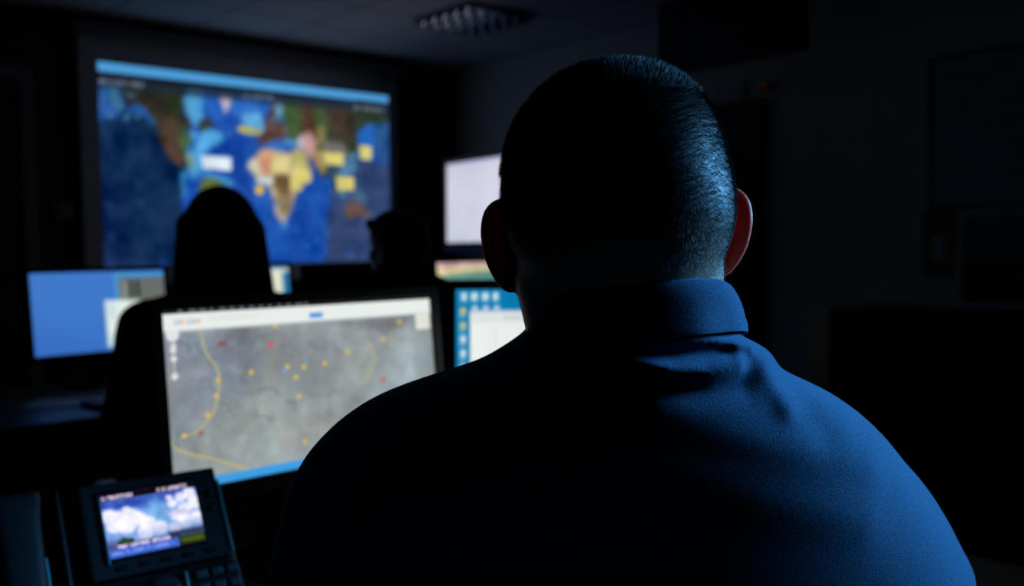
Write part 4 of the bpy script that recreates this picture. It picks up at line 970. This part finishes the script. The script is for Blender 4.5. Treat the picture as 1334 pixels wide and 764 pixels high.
sub = cl.modifiers.new('sub', 'SUBSURF'); sub.levels = 1; sub.render_levels = 1
# small earpiece in the right ear
ep = empty('earpiece', tuple(man_pt(.0935, .004, 1.25)), YAW-R(90), 'tiny black earpiece in the right ear of the person in front', 'earpiece')
b = BM(); bmesh.ops.create_uvsphere(b, u_segments=12, v_segments=8, radius=.003); bmesh.ops.translate(b, verts=b.verts[:], vec=(.001, -.010, -.004)); obj('bead', b, M_gloss, ep, True)
b = BM(); tube(b, [(.002, .006, .012), (.0015, -.004, .008), (.001, -.009, .002), (.001, -.010, -.004)], .0011, 8); obj('tube', b, M_gloss, ep, True)
chair(tuple(MAN+FH*(-.02)), YAW-R(90), 'black office chair under the person in the navy polo shirt', .46)

# ---- two people in the far row
def far_person(loc, rz, label, top, shoulder, shirt_mat, hairfun, w=.20, skinc=(.42, .25, .18), arms=.30, hs=.95):
    t = empty('person', loc, rz, label, 'person'); hz = top-.115
    s = Sculpt(axis((-.36, -.11, .010), (-.11, .11, .006), (.11, .36, .010)), axis((-.14, .13, .006), (.13, .62, .009)), axis((.72, .82, .006), (.82, hz-.14, .012), (hz-.14, top+.02, .006)))
    head_prims(s, (0, 0, hz), sc=hs)
    s.cap((0, -.012, shoulder-.03), (0, -.005, hz-.03), .056*hs, .054*hs, .02)
    for q in (-1, 1): ear(s, (q*.070*hs, 0, hz-.018), q, sc=hs)
    s.ell((0, 0, shoulder-.13), (w*.75, .075, .10), .03)
    for q in (-1, 1):
        sh, el, wr = (q*(w-.045), 0, shoulder-.09), (q*(w+.01), .10, shoulder-.33), (q*.11, arms+.05, .785)
        s.cap(sh, el, .040, .036, .03); s.cap(el, wr, .036, .024, .012); hand(s, wr, (-q*.2, 1, -.05), q, .92)
    me, co = s.mesh('body'); set_paint(me, np.tile(np.array(skinc), (len(co), 1))); link('body', me, M_skin, t, True)
    s = Sculpt(axis((-.36, .36, .009)), axis((-.17, .30, .009)), axis((.50, shoulder+.06, .009)))
    Sx = shoulder
    tab = [(Sx+.03, -.05, .05, 0, .05, .05), (Sx+.01, -.075, .075, -.003, .062, .055), (Sx-.01, -.115, .115, -.005, .072, .062), (Sx-.03, -w*.82, w*.82, -.006, .085, .075), (Sx-.06, -w*.97, w*.97, -.008, .10, .09),
           (Sx-.12, -w*1.04, w*1.04, -.01, .112, .11), (Sx-.22, -w*.98, w*.98, -.005, .11, .12), (Sx-.32, -w*.8, w*.8, 0, .10, .11), (Sx-.45, -w*.78, w*.78, 0, .10, .12), (.53, -w*.9, w*.9, 0, .115, .13)]
    s.loft(tab, 2.3, 0, .75)
    for q in (-1, 1):
        sh, el = (q*(w-.03), 0, Sx-.10), (q*(w+.01), .10, Sx-.33); s.cap(sh, el, .055, .048, .04); s.cap(el, (q*.13, arms-.02, .80), .046, .036, .02)
    me, _ = s.mesh('shirt'); link('shirt', me, shirt_mat, t, True)
    s = Sculpt(axis((-.16, .16, .005)), axis((-.15, .13, .005)), axis((Sx-.16, top+.04, .005)))
    hairfun(s, hz, Sx); me, _ = s.mesh('hair'); link('hair', me, M_hair, t, True)
    eyes(t, (0, 0, hz), hs); legs(t, .46, .09, .40); return t
def long_hair(s, hz, Sx):
    s.ell((0, -.018, hz+.025), (.088, .105, .098), 0)
    s.ell((0, -.060, hz-.04), (.090, .062, .12), .04)
    for x in (-.075, -.045, -.015, .015, .045, .075):
        s.cap((x*.9, -.07, hz+.0), (x*1.25, -.105+abs(x)*.35, hz-.19), .034, .030, .02)
    for q in (-1, 1): s.cap((q*.082, .01, hz+.02), (q*.095, .02, hz-.16), .024, .026, .03)
    s.ell((0, .085, hz-.035), (.062, .075, .095), .02, 's'); s.cap((-.03, .10, hz+.05), (.03, .10, hz+.05), .03, .03, .02, 's')
def crop_hair(s, hz, Sx):
    s.ell((0, -.010, hz+.028), (.0855, .100, .094), 0, p=2.2); s.ell((0, -.055, hz-.01), (.070, .050, .06), .02)
    rr = random.Random(3)
    for k in range(60):
        a = rr.uniform(0, 2*math.pi); e = rr.uniform(.15, 1.3); c_ = (.078*math.cos(a)*math.cos(e), -.01+.092*math.sin(a)*math.cos(e), hz+.028+.086*math.sin(e)); s.cap(c_, (c_[0]*1.06, c_[1]*1.06+.008, c_[2]+.006), .010, .006, .008)
    s.cap((-.04, .078, hz+.075), (.045, .082, hz+.072), .018, .018, .015)
    s.ell((0, .10, hz-.035), (.075, .06, .075), .01, 's')
    for q in (-1, 1): s.ell((q*.085, .03, hz-.04), (.03, .055, .035), .01, 's')
wl = RH*(-.778)+FH*2.5; far_person((wl.x, wl.y, 0), R(-8), 'person with long dark hair in a black top, seated before the big map screen', 1.408, 1.150, M_dkshirt, long_hair, .228)
chair((wl.x-.01, wl.y-.03, 0), R(-8), 'black office chair under the long-haired person', .45)
ml = RH*(-.378)+FH*3.1; far_person((ml.x, ml.y, 0), R(14), 'person with short dark hair in dark clothes, seated right of the map screen', 1.366, 1.178, M_dkshirt2, crop_hair, .236)
chair((ml.x+.01, ml.y-.03, 0), R(14), 'black office chair under the short-haired person in the far row', .45)
